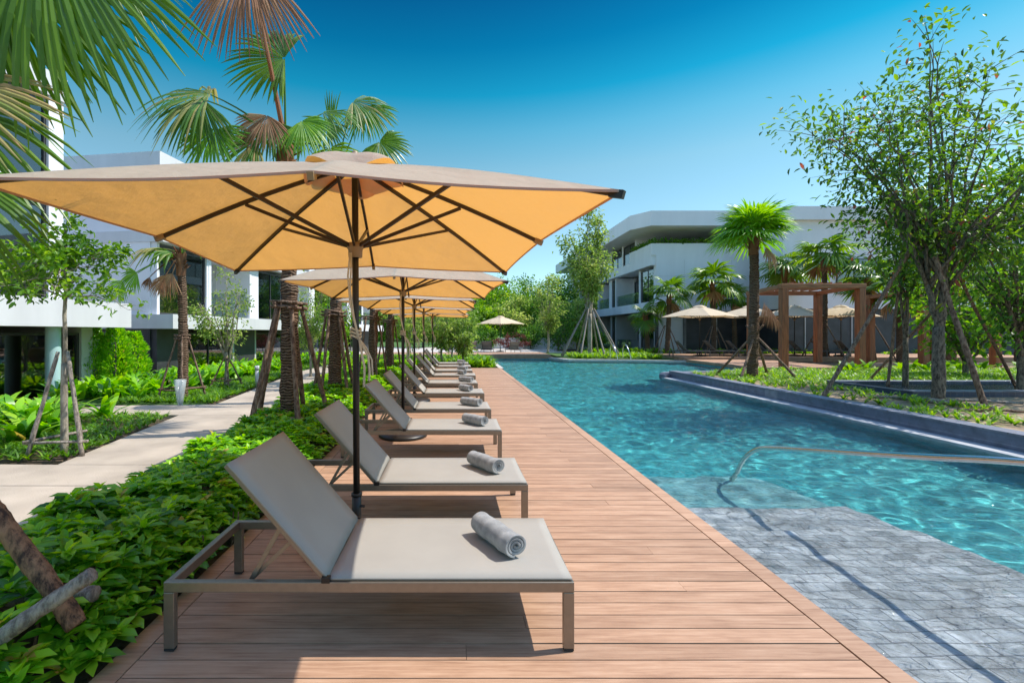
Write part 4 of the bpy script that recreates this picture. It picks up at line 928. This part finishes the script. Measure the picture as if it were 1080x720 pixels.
for k, (x0, lb_) in enumerate([(9.95, 'right of two curved steel rails at the far planted corner of the pool'), (9.2, 'left of two curved steel rails at the far planted corner of the pool')]):
    y = 26.6 - k * 0; rail([(x0 + .1, y - .7, -.5), (x0 + .1, y - .7, .1), (x0 + .02, y - .6, .55), (x0, y - .25, .85), (x0, y + .1, .8), (x0, y + .25, .5), (x0, y + .25, -.05)], .03, lb_, (x0, y, 0), 8)

# ------------------------------------------------------------ pergolas
def pergola(corners, z, h, label, pw=.27):
    c0 = np.mean(corners, 0); t = thing('pergola', (c0[0], c0[1], z), label, 'pergola')
    d = nz(np.array(corners[1]) - np.array(corners[0])); an = math.atan2(d[1], d[0])
    for (x, y) in corners:
        mb = MB((x, y, an)); mb.box(-pw / 2, pw / 2, -pw / 2, pw / 2, z, z + h - .2); mb.build('post', M['pergola'], t, world=True, bevel=.012)
    n_ = len(corners)
    for i in range(n_):
        a_, b_ = np.append(corners[i], z + h - .1), np.append(corners[(i + 1) % n_], z + h - .1); e = nz(b_ - a_) * (.16 if i % 2 == 0 else -.14); MB().beam(a_ - e, b_ + e, .26 if i % 2 == 0 else .22, .19 if i % 2 == 0 else .17).build('beam', M['pergola_h'], t, world=True, bevel=.01)
    for k in range(1, 8):
        f = k / 8; a_ = np.array(corners[0]) * (1 - f) + np.array(corners[1]) * f; b_ = np.array(corners[3]) * (1 - f) + np.array(corners[2]) * f
        MB().beam(np.append(a_, z + h + .035), np.append(b_, z + h + .035), .07, .08).build('slat', M['pergola_h'], t, world=True)
    return t
pergola([(13.75, 19.0), (16.95, 19.0), (17.9, 22.4), (14.6, 22.4)], .1, 3.5, 'brown timber pergola on the raised deck behind the leaning palm', .26)
pergola([(19.6, 19.0), (22.6, 19.0), (23.4, 22.2), (20.3, 22.2)], .1, 3.3, 'second brown timber pergola at the right, mostly hidden behind tree leaves', .26)

# ------------------------------------------------------------ palms
# out-of-frame palm at the near left whose fronds and supports reach into view
b = (-3.25, 2.35, -.05); top = (-2.95, 2.35, 3.35)
def hp(u, v, Y): return P(u, v, Y)
palm(b, top, 'fan palm at the near left edge whose big green fronds hang into the corner', r=.13, fronds=[
    ((top, hp(42, -88, 2.3), .98, (.10, .02, -1.0)), dict(nrm=(.25, -1, .1), m='palm', spread=112, ns=30, droop=.12, rb=.42, pr=.02)),
    ((top, hp(-30, -60, 2.5), 1.0, (.25, .1, -1)), dict(nrm=(.3, -1, .2), m='palm', spread=140, ns=30, droop=.1, rb=.3, pr=.02)),
    ((top, hp(5, -70, 2.4), .92, (.03, .02, -1)), dict(nrm=(.15, -1, .1), m='palm', spread=95, ns=26, droop=.05, rb=.5, pr=.02)),
    ((top, hp(-75, 110, 2.4), .78, (.8, -.1, -.62)), dict(nrm=(.3, -.9, .4), m='palm', spread=130, ns=30, droop=.4, rb=.5, pr=.02)),
    ((top, hp(-70, 90, 2.2), .62, (.9, 0, -.25)), dict(nrm=(.2, -1, .4), m='palm_mixed', spread=60, ns=16, droop=.18, rb=.65, pr=.02)),
    ((top, hp(-90, 175, 2.1), .60, (.75, 0, -.6)), dict(nrm=(.2, -1, .4), m='palm', spread=100, ns=24, droop=.35, rb=.35, pr=.02)),
    ((top, hp(75, -60, 2.5), .62, (.95, .1, -.42)), dict(nrm=(.2, -.9, .6), m='palm', spread=50, ns=14, droop=.3, rb=.35, pr=.02)),
    ((top, (-3.6, 2.0, 4.1), .9, (-.5, -.3, .5)), dict(m='palm', spread=220, ns=30)),
    ((top, (-2.9, 1.6, 4.0), .9, (.2, -.8, .5)), dict(m='palm', spread=220, ns=30))])
t = thing('tree_support', (-2.6, 2.3, 0), 'weathered crossed timber poles at the near left corner propping the out-of-frame palm', 'tree support', 'timber tree supports')
def log(p, r, m, nm='stake'):
    p = np.array(p, float); K = 70; s = np.linspace(0, 1, K)[:, None]; q = p[0] + (p[-1] - p[0]) * s; q += np.sin(s * np.array([7.0, 9.0, 5.0]) + 1) * .008
    return MB().tube(q, np.linspace(r[0], r[1], K) * (1 + .05 * np.sin(s[:, 0] * 37) + rng.uniform(-.03, .03, K)), 22, rng.random(), bump=.06).build(nm, M[m], t, world=True, smooth=True)
log([P(78, 662, 2.05), P(-110, 380, 2.2)], (.040, .046), 'stake_raw')
log([P(95, 607, 1.98), P(-90, 735, 1.8)], (.03, .038), 'stake_pale', 'crossbar')
log([P(98, 628, 2.22), P(-120, 632, 2.25)], (.036, .036), 'stake_pale', 'crossbar')
# second palm (behind the nearest umbrella)
b = (-2.62, 7.2, -.05); top = P(301, 152, 7.1)
T = top
palm(b, tuple(top), 'fan palm just behind the nearest umbrella with a big brown hanging frond above', r=.12, fronds=[
    ((T, P(262, -42, 6.3), 1.5, (.10, -.1, -1)), dict(nrm=(.1, -1, .1), m='palm_dead', spread=80, ns=34, droop=.06, rb=.45, pr=.03, sag=.02)),
    ((T, P(300, 62, 7.0), .95, (-.75, 0, .1)), dict(nrm=(-.1, -1, .35), m='palm', spread=210, ns=34, droop=.15, rb=.45)),
    ((T, P(222, 100, 6.7), 1.05, (-.85, -.1, -.15)), dict(nrm=(-.1, -.75, .75), m='palm_mixed', spread=180, ns=36, droop=.35, rb=.42)),
    ((T, P(212, 104, 6.5), .8, (-.1, -.1, -1)), dict(nrm=(0, -1, .3), m='palm_mixed', spread=120, ns=26, droop=.2, rb=.35)),
    ((T, P(226, 138, 6.5), .62, (-.15, -.1, -.6)), dict(nrm=(0, -1, .3), m='palm_bright', spread=230, ns=34, droop=.12, rb=.4)),
    ((T, P(282, 122, 6.9), .62, (-.35, -.2, -.9)), dict(nrm=(-.1, -1, .2), m='palm_dead', spread=150, ns=26, droop=.1, rb=.6)),
    ((T, P(288, 128, 7.0), .72, (.15, -.2, -.95)), dict(nrm=(.1, -1, .2), m='palm_mixed', spread=120, ns=24, droop=.1, rb=.3)),
    ((T, P(270, 150, 6.9), .6, (-.8, -.2, -.4)), dict(nrm=(-.1, -1, .2), m='palm_mixed', spread=170, ns=26, droop=.2, rb=.5)),
    ((T, P(318, 128, 6.9), .55, (.55, -.1, -.6)), dict(nrm=(.1, -1, .4), m='palm_bright', spread=170, ns=26, droop=.3, rb=.5)),
    ((T, P(340, 120, 7.6), .7, (.9, .1, .1)), dict(nrm=(.1, -.6, .9), m='palm', spread=150, ns=26, droop=.4, rb=.45)),
    ((T, T + np.array([-.3, .8, .5]), .8, (-.3, .8, .3)), dict(m='palm', spread=200, ns=26)),
    ((T, T + np.array([.5, .7, .2]), .8, (.5, .7, -.2)), dict(m='palm', spread=200, ns=26))])
supports((-2.62, 7.2, 0), 1.98, .66, 'dark timber supports round the palm just behind the nearest umbrella', 5, .038, rot=.25, tie_r=.17)
# third palm
T = P(372, 128, 10.3)
palm((-2.72, 10.3, -.05), tuple(P(352, 200, 10.3)), 'third fan palm of the hedge row, its crown showing above the nearest umbrella', r=.13, fronds=[
    ((P(352, 200, 10.3), P(372, 108, 10.2), 1.0, (.9, -.1, -.25)), dict(nrm=(0, -.8, .7), m='palm_mixed', spread=160, ns=30, droop=.35, rb=.4)),
    ((P(352, 200, 10.3), P(386, 112, 10.2), .85, (.3, -.2, -.9)), dict(nrm=(0, -1, .3), m='palm_bright', spread=150, ns=30, droop=.15, rb=.4)),
    ((P(352, 200, 10.3), P(344, 128, 10.0), .7, (-.2, -.1, -.8)), dict(nrm=(0, -1, .3), m='palm', spread=190, ns=28, droop=.15, rb=.5)),
    ((P(352, 200, 10.3), P(350, 140, 10.2), .9, (.02, 0, 1)), dict(nrm=(0, -1, .1), m='palm', spread=24, ns=7, droop=.0, rb=.35)),
    ((P(352, 200, 10.3), P(400, 150, 10.2), .8, (.6, -.1, -.5)), dict(nrm=(0, -1, .4), m='palm', spread=200, ns=28, droop=.2, rb=.5)),
    ((P(352, 200, 10.3), P(320, 150, 10.4), .8, (-.8, .1, .1)), dict(nrm=(0, -.7, .7), m='palm', spread=200, ns=28, droop=.3, rb=.4))])
supports((-2.72, 10.3, 0), 1.98, .5, 'dark timber supports round the third palm, behind the second umbrella', 5, .037, rot=.6, tie_r=.17)
palm((-2.45, 13.5, -.05), (-2.4, 13.5, 4.6), 'fourth fan palm of the hedge row, its trunk left of the umbrella poles', r=.125, Rr=.8, n=10)
supports((-2.45, 13.5, 0), 1.98, .5, 'timber supports round the fourth palm of the hedge row', 5, .03, rot=.2, tie_r=.2)
palm((-2.4, 16.8, -.05), (-2.35, 16.8, 4.4), 'fifth fan palm of the hedge row, farthest along the deck', r=.12, Rr=.8, n=9)
supports((-2.4, 16.8, 0), 1.98, .5, 'timber supports round the fifth and farthest palm of the hedge row', 4, .03, rot=.5, tie_r=.2)
# palm by the path, half dead fronds
T = P(191, 268, 10.8)
palm((-6.45, 10.8, -.05), tuple(T), 'slim young palm beside the path junction with withered brown fronds', r=.1, fronds=[
    ((T, P(182, 268, 10.7), .72, (-.6, -.1, .2)), dict(m='palm_mixed', spread=190, ns=24, droop=.4, rb=.4)),
    ((T, P(172, 262, 10.6), .8, (-.9, -.1, -.1)), dict(m='palm_mixed', spread=160, ns=24, droop=.5, rb=.5)),
    ((T, P(182, 288, 10.6), .62, (-.35, -.1, -.9)), dict(nrm=(-.2, -1, .1), m='palm_dead', spread=110, ns=22, droop=.1, rb=.7)),
    ((T, P(174, 292, 10.5), .5, (-.4, -.1, -.9)), dict(nrm=(-.2, -1, .1), m='palm_dead', spread=80, ns=16, droop=.1, rb=.6)),
    ((T, P(145, 288, 10.3), .5, (-.7, 0, -.6)), dict(nrm=(0, -1, .4), m='palm_bright', spread=150, ns=20, droop=.2, rb=.5)),
    ((T, P(130, 296, 10.6), .5, (-.5, 0, -.8)), dict(nrm=(0, -1, .4), m='palm_bright', spread=120, ns=20, droop=.2, rb=.6)),
    ((T, P(158, 292, 10.8), .3, (-.2, 0, -.8)), dict(nrm=(0, -1, .4), m='palm_dead', spread=80, ns=10, droop=.2, rb=.2)),
    ((T, P(206, 258, 10.9), .6, (.7, 0, .3)), dict(m='palm', spread=200, ns=22, droop=.3, rb=.5)),
    ((T, P(198, 246, 11.0), .6, (.2, .3, .9)), dict(m='palm', spread=200, ns=22, droop=.2, rb=.5))])
supports((-6.45, 10.8, 0), 1.45, .5, 'thin timber supports round the slim young palm by the path', 4, .024, rot=.5, tie_r=.1, bar_z=.22)
# leaning palm on the island
T = P(795, 246, 15.0)
palm(tuple(P(793, 399, 15.0) * [1, 1, 0] + [0, 0, .02]), tuple(T), 'leaning fan palm with a bright green crown on the island tip, left of the pergola', r=.14, Rr=1.12, n=18, Lp=.45, m='palm_bright', dead=1, ns=36, emin=-8, dip=(-5, 22))
t = bpy.data.objects[-1] if False else None
pk = thing('dead_palm_fronds', tuple(P(808, 345, 14.8)), 'bundle of brown withered fronds hanging on the leaning palm trunk left of the pergola', 'palm fronds')
mb = MB()
for k in range(5): fan(mb, P(806 + k * 1.5, 318 + k * 2, 14.7), (.15 * (k - 2), -.1, -1), (.3, -1, 0), .75, 22, 9, .05, .5)
mb.build('fronds', M['palm_dead'], pk, world=True)
supports(tuple(P(796, 400, 15.0) * [1, 1, 0] + [0, 0, .05]), 1.7, 1.25, 'long crossed timber props round the leaning palm on the island tip', 4, .04, 'stake', False, 0, rot=-.9, tie_r=-.25)
pl = [((703, 374, 31), 303, .8, 'palm in front of the terrace building, left of the pale umbrellas', 12, .95), ((753, 374, 31.5), 290, .85, 'palm against the white wall behind the leftmost pale umbrella', 12, 1.1),
      ((829, 374, 30), 275, .8, 'palm behind the pergola, its crown above the left beam', 12, 1.1), ((868, 376, 26), 262, .8, 'palm behind the pergola whose crown rises above the beam', 12, 1.0),
      ((918, 378, 24.5), 285, .8, 'thick palm standing right behind the pergola', 12, .9), ((775, 372, 33), 308, .7, 'small palm against the white wall between the umbrellas', 10, .8),
      ((683, 372, 32), 325, .6, 'small palm with browning fronds against the dark ground floor, left of the terrace palm', 8, .75), ((1003, 385, 20), 250, .9, 'palm behind the big island tree at the right', 12, 1.0), ((950, 380, 22), 300, .8, 'palm half hidden behind the island trees right of the pergola', 11, .9),
      ((1075, 385, 22), 275, .9, 'palm at the right edge beyond the second pergola', 11, 1.0)]
for (u, v, Y), vt, Lp, l, n_, Rr in pl:
    bx = P(u, v, Y); T = P(u + rng.uniform(-3, 3), vt + 8, Y)
    palm((bx[0], Y, 0), tuple(T), l, r=.145, Rr=Rr * 1.25, n=n_, Lp=Lp, m=random.choice(['palm', 'palm', 'palm_bright']), dead=2, ns=22)
for u, v, Y, l in [(703, 374, 30.9, 'timber props round the palm in front of the terrace building'), (753, 374, 31.4, 'timber props round the palm behind the leftmost pale umbrella'), (868, 376, 25.9, 'timber props round the palm behind the pergola'), (918, 378, 24.4, 'timber props round the thick palm right behind the pergola')]:
    bx = P(u, v, Y); supports((bx[0], Y, 0), 2.0, 1.1, l, 4, .035, 'stake', False, 0, rot=.6, tie_r=.15)

# ------------------------------------------------------------ trees
# staked slim tree left
tree('young_tree', (-5.02, 5.86, 0), 'slim staked young tree with light green leaves beside the path at the left', (-5.0, 5.9, 2.05), (.9, .85, .95), (-5.02, 5.86, 1.3), .038, 20, 6, 2500, .085, .045, 'leaf_light', 'bark_pale', clump=.2, fine=True, rbias=.42, twr=.4, forks=[(-5.0, 5.86, 2.7)])
supports((-5.02, 5.86, 0), 1.25, .36, 'three pale timber poles with crossbars staking the slim young tree at the left', 3, .024, 'stake_pale', False, .18, rot=-.35, tie_r=.06)
tree('young_tree', (-6.5, 13, 0), 'small pale-branched young tree with sparse leaves in front of the left building', (-6.5, 13, 2.2), (.85, .85, .9), (-6.5, 13, 1.0), .06, 12, 5, 1300, .11, .05, 'leaf_pale', 'bark_pale', clump=.4)
supports((-6.5, 13, 0), .8, .45, 'low timber stakes round the small pale-branched tree', 4, .022, 'stake', False, .2, rot=.6, tie_r=.05)
tree('young_tree', (-5.1, 16.2, 0), 'small sparse tree between the path and the hedge palms', (-5.1, 16.2, 2.3), (.9, .9, 1.1), (-5.1, 16.2, 1.1), .05, 9, 7, 1700, .12, .055, 'leaf_pale', 'bark_pale', clump=.45)
tree('young_tree', (-5.6, 22, 0), 'bushy light green tree farther along the path behind the hedge palms', (-5.6, 22, 2.4), (1.5, 1.5, 1.4), (-5.6, 22, 1.0), .07, 9, 7, 2400, .16, .08, 'leaf_tree', 'bark', clump=.45, rbias=.6)
# frangipani-like trees beyond the lounger row
for k, (x, y, rr, h) in enumerate([(-.6, 22.0, 1.2, 2.3), (-.1, 25.2, 1.3, 2.6), (-2.4, 24, 1.4, 2.5), (.4, 21.2, .8, 1.6)]):
    tree('frangipani_tree', (x, y, -.05), ['pale green broad-leaved small tree just beyond the far end of the deck', 'bushy broad-leaved tree beyond the deck end, nearest the far pool corner', 'broad-leaved tree beyond the deck end, leftmost behind the umbrella poles', 'lowest pale shrub-like tree right at the end of the deck'][k], (x, y, h), (rr, rr, rr * .8), (x, y, h * .45), .07, 10, 6, 1100, .26, .09, 'leaf_pale', 'bark_pale', clump=.45)
# far tree belt beyond the pool
far = [(-7.5, 52, 5.6), (-3.2, 47, 5.0), (.6, 50, 6.0), (2.9, 45.6, 3.9), (4.6, 54, 7.4), (6.4, 47.5, 5.1), (8.6, 53, 7.4), (9.9, 47.5, 5.6), (12.2, 52, 7.0), (11.4, 42, 4.2), (14.2, 66, 8.6), (-12, 56, 7), (7.6, 62, 8.6), (1.5, 64, 8.2)]
fl = ['dark round', 'olive green', 'broad bright', 'low yellow-green', 'tall', 'medium bushy', 'tall dense', 'slightly pale', 'wide', 'small round', 'distant tall', 'far dark', 'distant mid-green', 'distant pale']
for k, (x, y, h) in enumerate(far):
    tree('garden_tree', (x, y, 0), f'{fl[k]} garden tree in the tree belt beyond the far end of the pool', (x, y, h * .6), (h * .42, h * .42, h * .42), (x, y, h * .3), .16, 9, 9, 3600, .33, .19, ['leaf_tree', 'leaf_pale', 'leaf_tree', 'leaf_dark'][k % 4] if k not in (3,) else 'leaf_light', 'bark', group=None, clump=.55, rbias=.55)
tree('red_leaf_shrub', (5.2, 41, 0), 'low red-leaved shrub on the far terrace beyond the pool', (5.2, 41, .7), (1.9, .8, .6), (5.2, 41, .3), .04, 7, 6, 700, .22, .1, 'leaf_red', 'bark')
for k, (x, y, w_) in enumerate([(8.7, 38, 2.2), (10.6, 35, 1.3), (1.6, 42.5, 1.4), (3.3, 43.0, 1.0), (7.2, 42.8, 1.3)]):
    tree('garden_shrub', (x, y, 0), ['rounded green bushy tree left of the tall staked tree', 'green shrub just behind the tall staked tree', 'round shrub by the low far wall, left of the far pale umbrella', 'lowest round shrub by the far wall, behind the far pale umbrella', 'round shrub by the far wall, right of the far umbrella'][k], (x, y, w_ * .95), (w_, w_, w_ * .75), (x, y, .5), .08, 9, 9, 2600, .2, .1, 'leaf_dark', 'bark', clump=.5, rbias=.6)
# tall slim staked tree by the right building
tree('staked_tree', (8.65, 29.0, .05), 'tall slim light green tree on long props left of the terrace building', (8.55, 29.0, 6.2), (1.75, 1.7, 3.4), (8.6, 29, 3.2), .13, 18, 10, 4300, .24, .12, 'leaf_pale', 'bark_pale', clump=.3, forks=[(8.35, 29, 3.4), (8.85, 29.1, 3.6), (8.6, 28.9, 3.8)], twr=.3, rbias=.4)
supports((8.65, 29.0, .05), 3.0, 1.9, 'fan of long pale props round the tall slim tree by the far pool corner', 8, .05, 'stake_pale', False, 0, rot=.2, tie_r=.25, group='timber tree supports')
tree('staked_tree', (6.9, 33.5, .05), 'smaller pale green tree left of the tall slim staked tree', (6.9, 33.5, 4.1), (1.3, 1.3, 2.0), (6.9, 33.5, 2.0), .09, 10, 8, 2200, .2, .1, 'leaf_pale', 'bark_pale', clump=.35)
# big tree on the island
B = P(990, 427, 9.9) * [1, 1, 0] + [0, 0, .05]
bx, by = B[0], 9.9
tree('island_tree', (bx, by, .05), 'biggest tree on the island with stout forked trunk and wide open crown at the right', (bx - .2, by, 5.2), (2.75, 2.1, 2.8), (bx, by, 1.9), .105, 28, 12, 6000, .16, .065, 'leaf_olive', 'bark', forks=[(bx - .25, by, 2.6), (bx + .35, by + .1, 2.9), (bx + .05, by - .1, 3.3)], clump=.34, twr=.36, fine=True, rbias=.47)
B2 = (13.6, 10.9)
tree('island_tree', (*B2, .05), 'dark-leaved multi-stemmed tree at the right edge of the island', (13.2, 10.9, 3.8), (2.1, 2.0, 2.3), (B2[0], B2[1], 1.2), .085, 16, 11, 3000, .19, .09, 'leaf_dark', 'bark', forks=[(13.3, 10.8, 1.7), (13.9, 11, 1.6)], clump=.45, fine=True, rbias=.62)
tree('island_tree', (12.3, 12.4, .05), 'slim dark-stemmed tree with sparse reddish-tipped leaves left of the biggest island tree', (12.2, 12.4, 4.0), (1.3, 1.3, 1.5), (12.3, 12.4, 1.6), .06, 10, 8, 900, .17, .08, 'leaf_olive', 'bark', clump=.4, fine=True, forks=[(12.35, 12.4, 2.9), (12.15, 12.4, 2.6)])
tree('island_tree', (17.3, 15.4, .05), 'bushy leafy tree behind the biggest island tree, in front of the second pergola', (17.3, 15.4, 2.7), (1.9, 1.7, 1.5), (17.3, 15.4, .9), .09, 12, 9, 1700, .22, .12, 'leaf_tree', 'bark', clump=.45, rbias=.55)
# long props of the big tree
t = thing('tree_support', (bx, by, .05), 'long dark poles propping the biggest island tree', 'tree support', 'timber tree supports')
for (p0, p1, r) in [(P(866, 418, 10.2), P(968, 250, 9.95), .042), (P(1040, 447, 8.9), P(985, 268, 9.6), .05), (P(936, 414, 12.2), P(948, 300, 12.2), .035), (P(1075, 415, 11.5), P(1008, 285, 10.6), .035), (P(915, 385, 14), P(1010, 300, 12), .035)]:
    p0 = np.array(p0); p0[2] = .04; log([p0, p1], (r, r * .85), 'stake')
for k, (p0, p1, r, l) in enumerate([(P(955, 421, 10.0), P(1050, 452, 8.7), .05, 'thick grey cut pole lying on the island soil under the biggest tree'), (P(920, 425, 10.3), P(1078, 436, 9.3), .035, 'thinner cut pole lying behind the thick one under the biggest tree'), (P(1010, 452, 8.6), P(1079, 454, 8.3), .03, 'short brown pole lying near the pool edge at the right')]):
    o = thing('cut_pole', (p0[0], p0[1], .07), l, 'timber pole', 'cut poles lying on the island'); a_ = np.array([p0[0], p0[1], .115]); b_ = np.array([p1[0], p1[1], .115]); q = a_ + (b_ - a_) * np.linspace(0, 1, 9)[:, None]; q[1:-1] += rng.normal(0, .012, (7, 3))
    MB().tube(q, np.linspace(r, r * .8, 9), 8, .5, bump=.1).build('log', M['stake_pale' if k < 2 else 'stake'], o, world=True, smooth=True)
tag(MB().prism([(P(*q)[0], P(*q)[1]) for q in ((1030, 300, 60), (1031, 300, 61), (1032, 300, 60))], -2, -1.9).build('rock', M['soil']), kind='structure') if False else None

# ------------------------------------------------------------ shrubs and broad-leaved plants
mb = MB()
q = np.concatenate([scatter([(-7.9, 5.6), (-5.9, 6.4), (-6.2, 8.4), (-9.4, 8.4), (-9.4, 5.6)], 9), scatter([(-9.3, 10), (-7.0, 10.6), (-7.3, 18), (-9.3, 18)], 8), scatter([(-9.3, 18), (-6.9, 18), (-6.6, 30), (-8, 30)], 5)])
for k in range(13):
    n_ = len(q); az = rng.uniform(0, 6.28, n_); base = np.stack([q[:, 0] + rng.normal(0, .05, n_), q[:, 1] + rng.normal(0, .05, n_), np.zeros(n_)], 1)
    straps(mb, base, az, rng.uniform(.35, .8, n_), rng.uniform(.09, .14, n_), rng.uniform(.05, .8, n_), np.clip(rng.normal(.45, .22, n_), 0, 1), .55, 6)
tag(mb.build('broad_leaf_bed', M['leaf_hedge'], smooth=True), 'dense bed of tall broad-leaved green plants in front of the left building', 'plant bed', kind='stuff')
mb = MB(); q = np.concatenate([scatter([(9.5, 31), (15.2, 31), (15.2, 33.5), (9.5, 34.5)], 3), scatter([(16, 30), (34, 28.5), (34, 30), (16, 33)], 1.2), scatter([(11.5, 16.9), (17, 18.3), (24, 18.3), (24, 17.2), (12, 16.2)], 1.3)])
for k in range(12):
    n_ = len(q); az = rng.uniform(0, 6.28, n_); base = np.stack([q[:, 0], q[:, 1], np.full(n_, .03)], 1)
    straps(mb, base, az, rng.uniform(.4, .8, n_), rng.uniform(.12, .17, n_), rng.uniform(.05, .8, n_), np.clip(rng.normal(.5, .22, n_), 0, 1), .55, 5)
tag(mb.build('terrace_planting', M['leaf_light'], smooth=True), 'lush bright broad-leaved planting round the right terraces and pergola', 'plant bed', kind='stuff')
# strappy plants along the hedge's path side
for k, (u, v, h) in enumerate([(118, 596, .42), (78, 600, .36), (150, 560, .34), (215, 512, .36), (245, 496, .33), (262, 470, .36), (182, 540, .3), (228, 478, .3), (300, 452, .34), (322, 440, .3)]):
    z = .1; Y = (1.55 - z) * 480 / (v - 351); p = P(u, v, Y)
    strap_plant(p[0], p[1], z, h * 1.0, 11, .045, 'leaf_light', 'lily_plant', 'bright strap-leaved lily clump on the path side of the hedge, ' + ['second', 'first', 'third', 'fifth', 'sixth', 'eighth', 'fourth', 'seventh', 'ninth', 'tenth'][k] + ' from the camera', 'lily clumps along the path side of the hedge bed', .35)
# plants at the end of the deck
for k, (x, y, l) in enumerate([(1.45, 20.9, 'round leafy plant at the deck end nearest the pool'), (.75, 20.8, 'leafy plant at the deck end, second from the pool'), (1.15, 22.0, 'leafy plant behind the first two at the deck end')]):
    strap_plant(x, y, -.05, .75, 26, .14, 'leaf_light', label=l, rb=.5)
mb = MB(); q = scatter([(-6, 20.3), (1.9, 20.3), (1.9, 28.2), (-6, 28.2)], 14); n_ = len(q)
for k in range(9):
    az = rng.uniform(0, 6.28, n_); straps(mb, np.stack([q[:, 0], q[:, 1], np.full(n_, -.05)], 1), az, rng.uniform(.25, .6, n_), .07, rng.uniform(.1, .9, n_), np.clip(rng.normal(.5, .2, n_), 0, 1), .5, 4)
tag(mb.build('deck_end_planting', M['leaf_light']), 'low bright green planting beyond the far end of the deck', 'plant bed', kind='stuff')
# conical dense shrubs in front of the dark wall
for k, (u, v, Y, h, w_) in enumerate([(97, 400, 12.6, 1.75, .42), (122, 400, 12.8, 1.7, .42), (141, 400, 13.4, 1.55, .4)]):
    x = (u - 479) / 480 * Y; t = thing('columnar_shrub', (x, Y, 0), ['leftmost of three dense columnar shrubs against the dark wall', 'middle of three dense columnar shrubs against the dark wall', 'rightmost and lowest of three dense columnar shrubs against the dark wall'][k], 'shrub', 'columnar shrubs against the dark wall')
    n_ = 2600; z = rng.uniform(0, 1, n_); rr = w_ * np.sqrt(rng.uniform(.25, 1, n_)) * (1 - z ** 3 * .75) * (1 + .12 * np.sin(z * 20)); az = rng.uniform(0, 6.28, n_)
    pos = np.stack([rr * np.cos(az), rr * np.sin(az), z * h], 1); d = np.stack([np.cos(az), np.sin(az), rng.uniform(.2, 1.4, n_)], 1)
    mb = MB(); leaves(mb, pos, d, rndvec(n_), .11, .045, np.clip(rng.beta(2, 2.5, n_) + .12, 0, 1)); mb.build('foliage', M['leaf_hedge'], t)
    MB().tube([(0, 0, -.04), (0, 0, h * .8)], [.03, .012], 6).build('stem', M['bark'], t)
# terrace planter leaves on the right building
n_ = 2400; pos = np.stack([rng.uniform(15.4, 40, n_), rng.uniform(34.75, 35.3, n_), rng.uniform(8.38, 8.75, n_)], 1); k = n_ // 5; pos[:k, 0] = rng.uniform(15.15, 15.5, k); pos[:k, 1] = rng.uniform(34.8, 39, k)
tp = thing('planter_hedge', (16, 35, 8.4), 'low green trailing hedge along the top terrace of the right building', 'hedge'); mb = MB(); leaves(mb, pos, rndvec(n_) + [0, -.3, .4], rndvec(n_), .2, .09, rng.uniform(.1, .8, n_)); mb.build('foliage', M['leaf_tree'], tp, world=True)
# distant wood behind everything
mb = MB(); n_ = 26000; az = rng.uniform(R(-75), R(75), n_); dd = rng.uniform(80, 120, n_); hh = 7.0 + 2.0 * np.sin(az * 23) + 1.3 * np.sin(az * 61 + 1)
z = rng.uniform(0, 1, n_) ** .7 * hh; pos = np.stack([np.sin(az) * dd, np.cos(az) * dd, z], 1); keep = pos[:, 1] > 60; pos = pos[keep]; n_ = len(pos)
leaves(mb, pos, rndvec(n_) + [0, 0, .5], rndvec(n_), 1.8, 1.4, np.clip(rng.beta(2, 2, n_), 0, 1))
tag(mb.build('distant_wood', M['leaf_tree']), 'distant green wood closing the horizon behind the resort', 'wood', kind='stuff')

# ------------------------------------------------------------ small things along the path
def bollard(x, y, label, cone=False):
    t = thing('bollard_light', (x, y, -.02), label, 'bollard light'); 
    if cone:
        MB().lathe([(.0, .0), (.05, .0), (.06, .03), (.1, .35), (.125, .55), (.105, .55), (.045, .03)], 24).build('glass_cover', M['clear'], t, smooth=True)
        MB().tube([(0, 0, 0), (0, 0, .42)], .025, 12).build('stem', M['grey_panel'], t, smooth=True)
    else:
        MB().tube([(0, 0, 0), (0, 0, .5)], .05, 16).build('post', M['grey_panel'], t, smooth=True); MB().tube([(0, 0, .5), (0, 0, .62)], .062, 16).build('lamp_head', M['white_band'], t, smooth=True)
bollard(*P(190, 426, 9.95)[:2], 'clear flared path light beside the slim palm at the path junction', True)
bollard(*P(271, 406, 13.2)[:2], 'small grey cylindrical bollard light beside the path farther on')
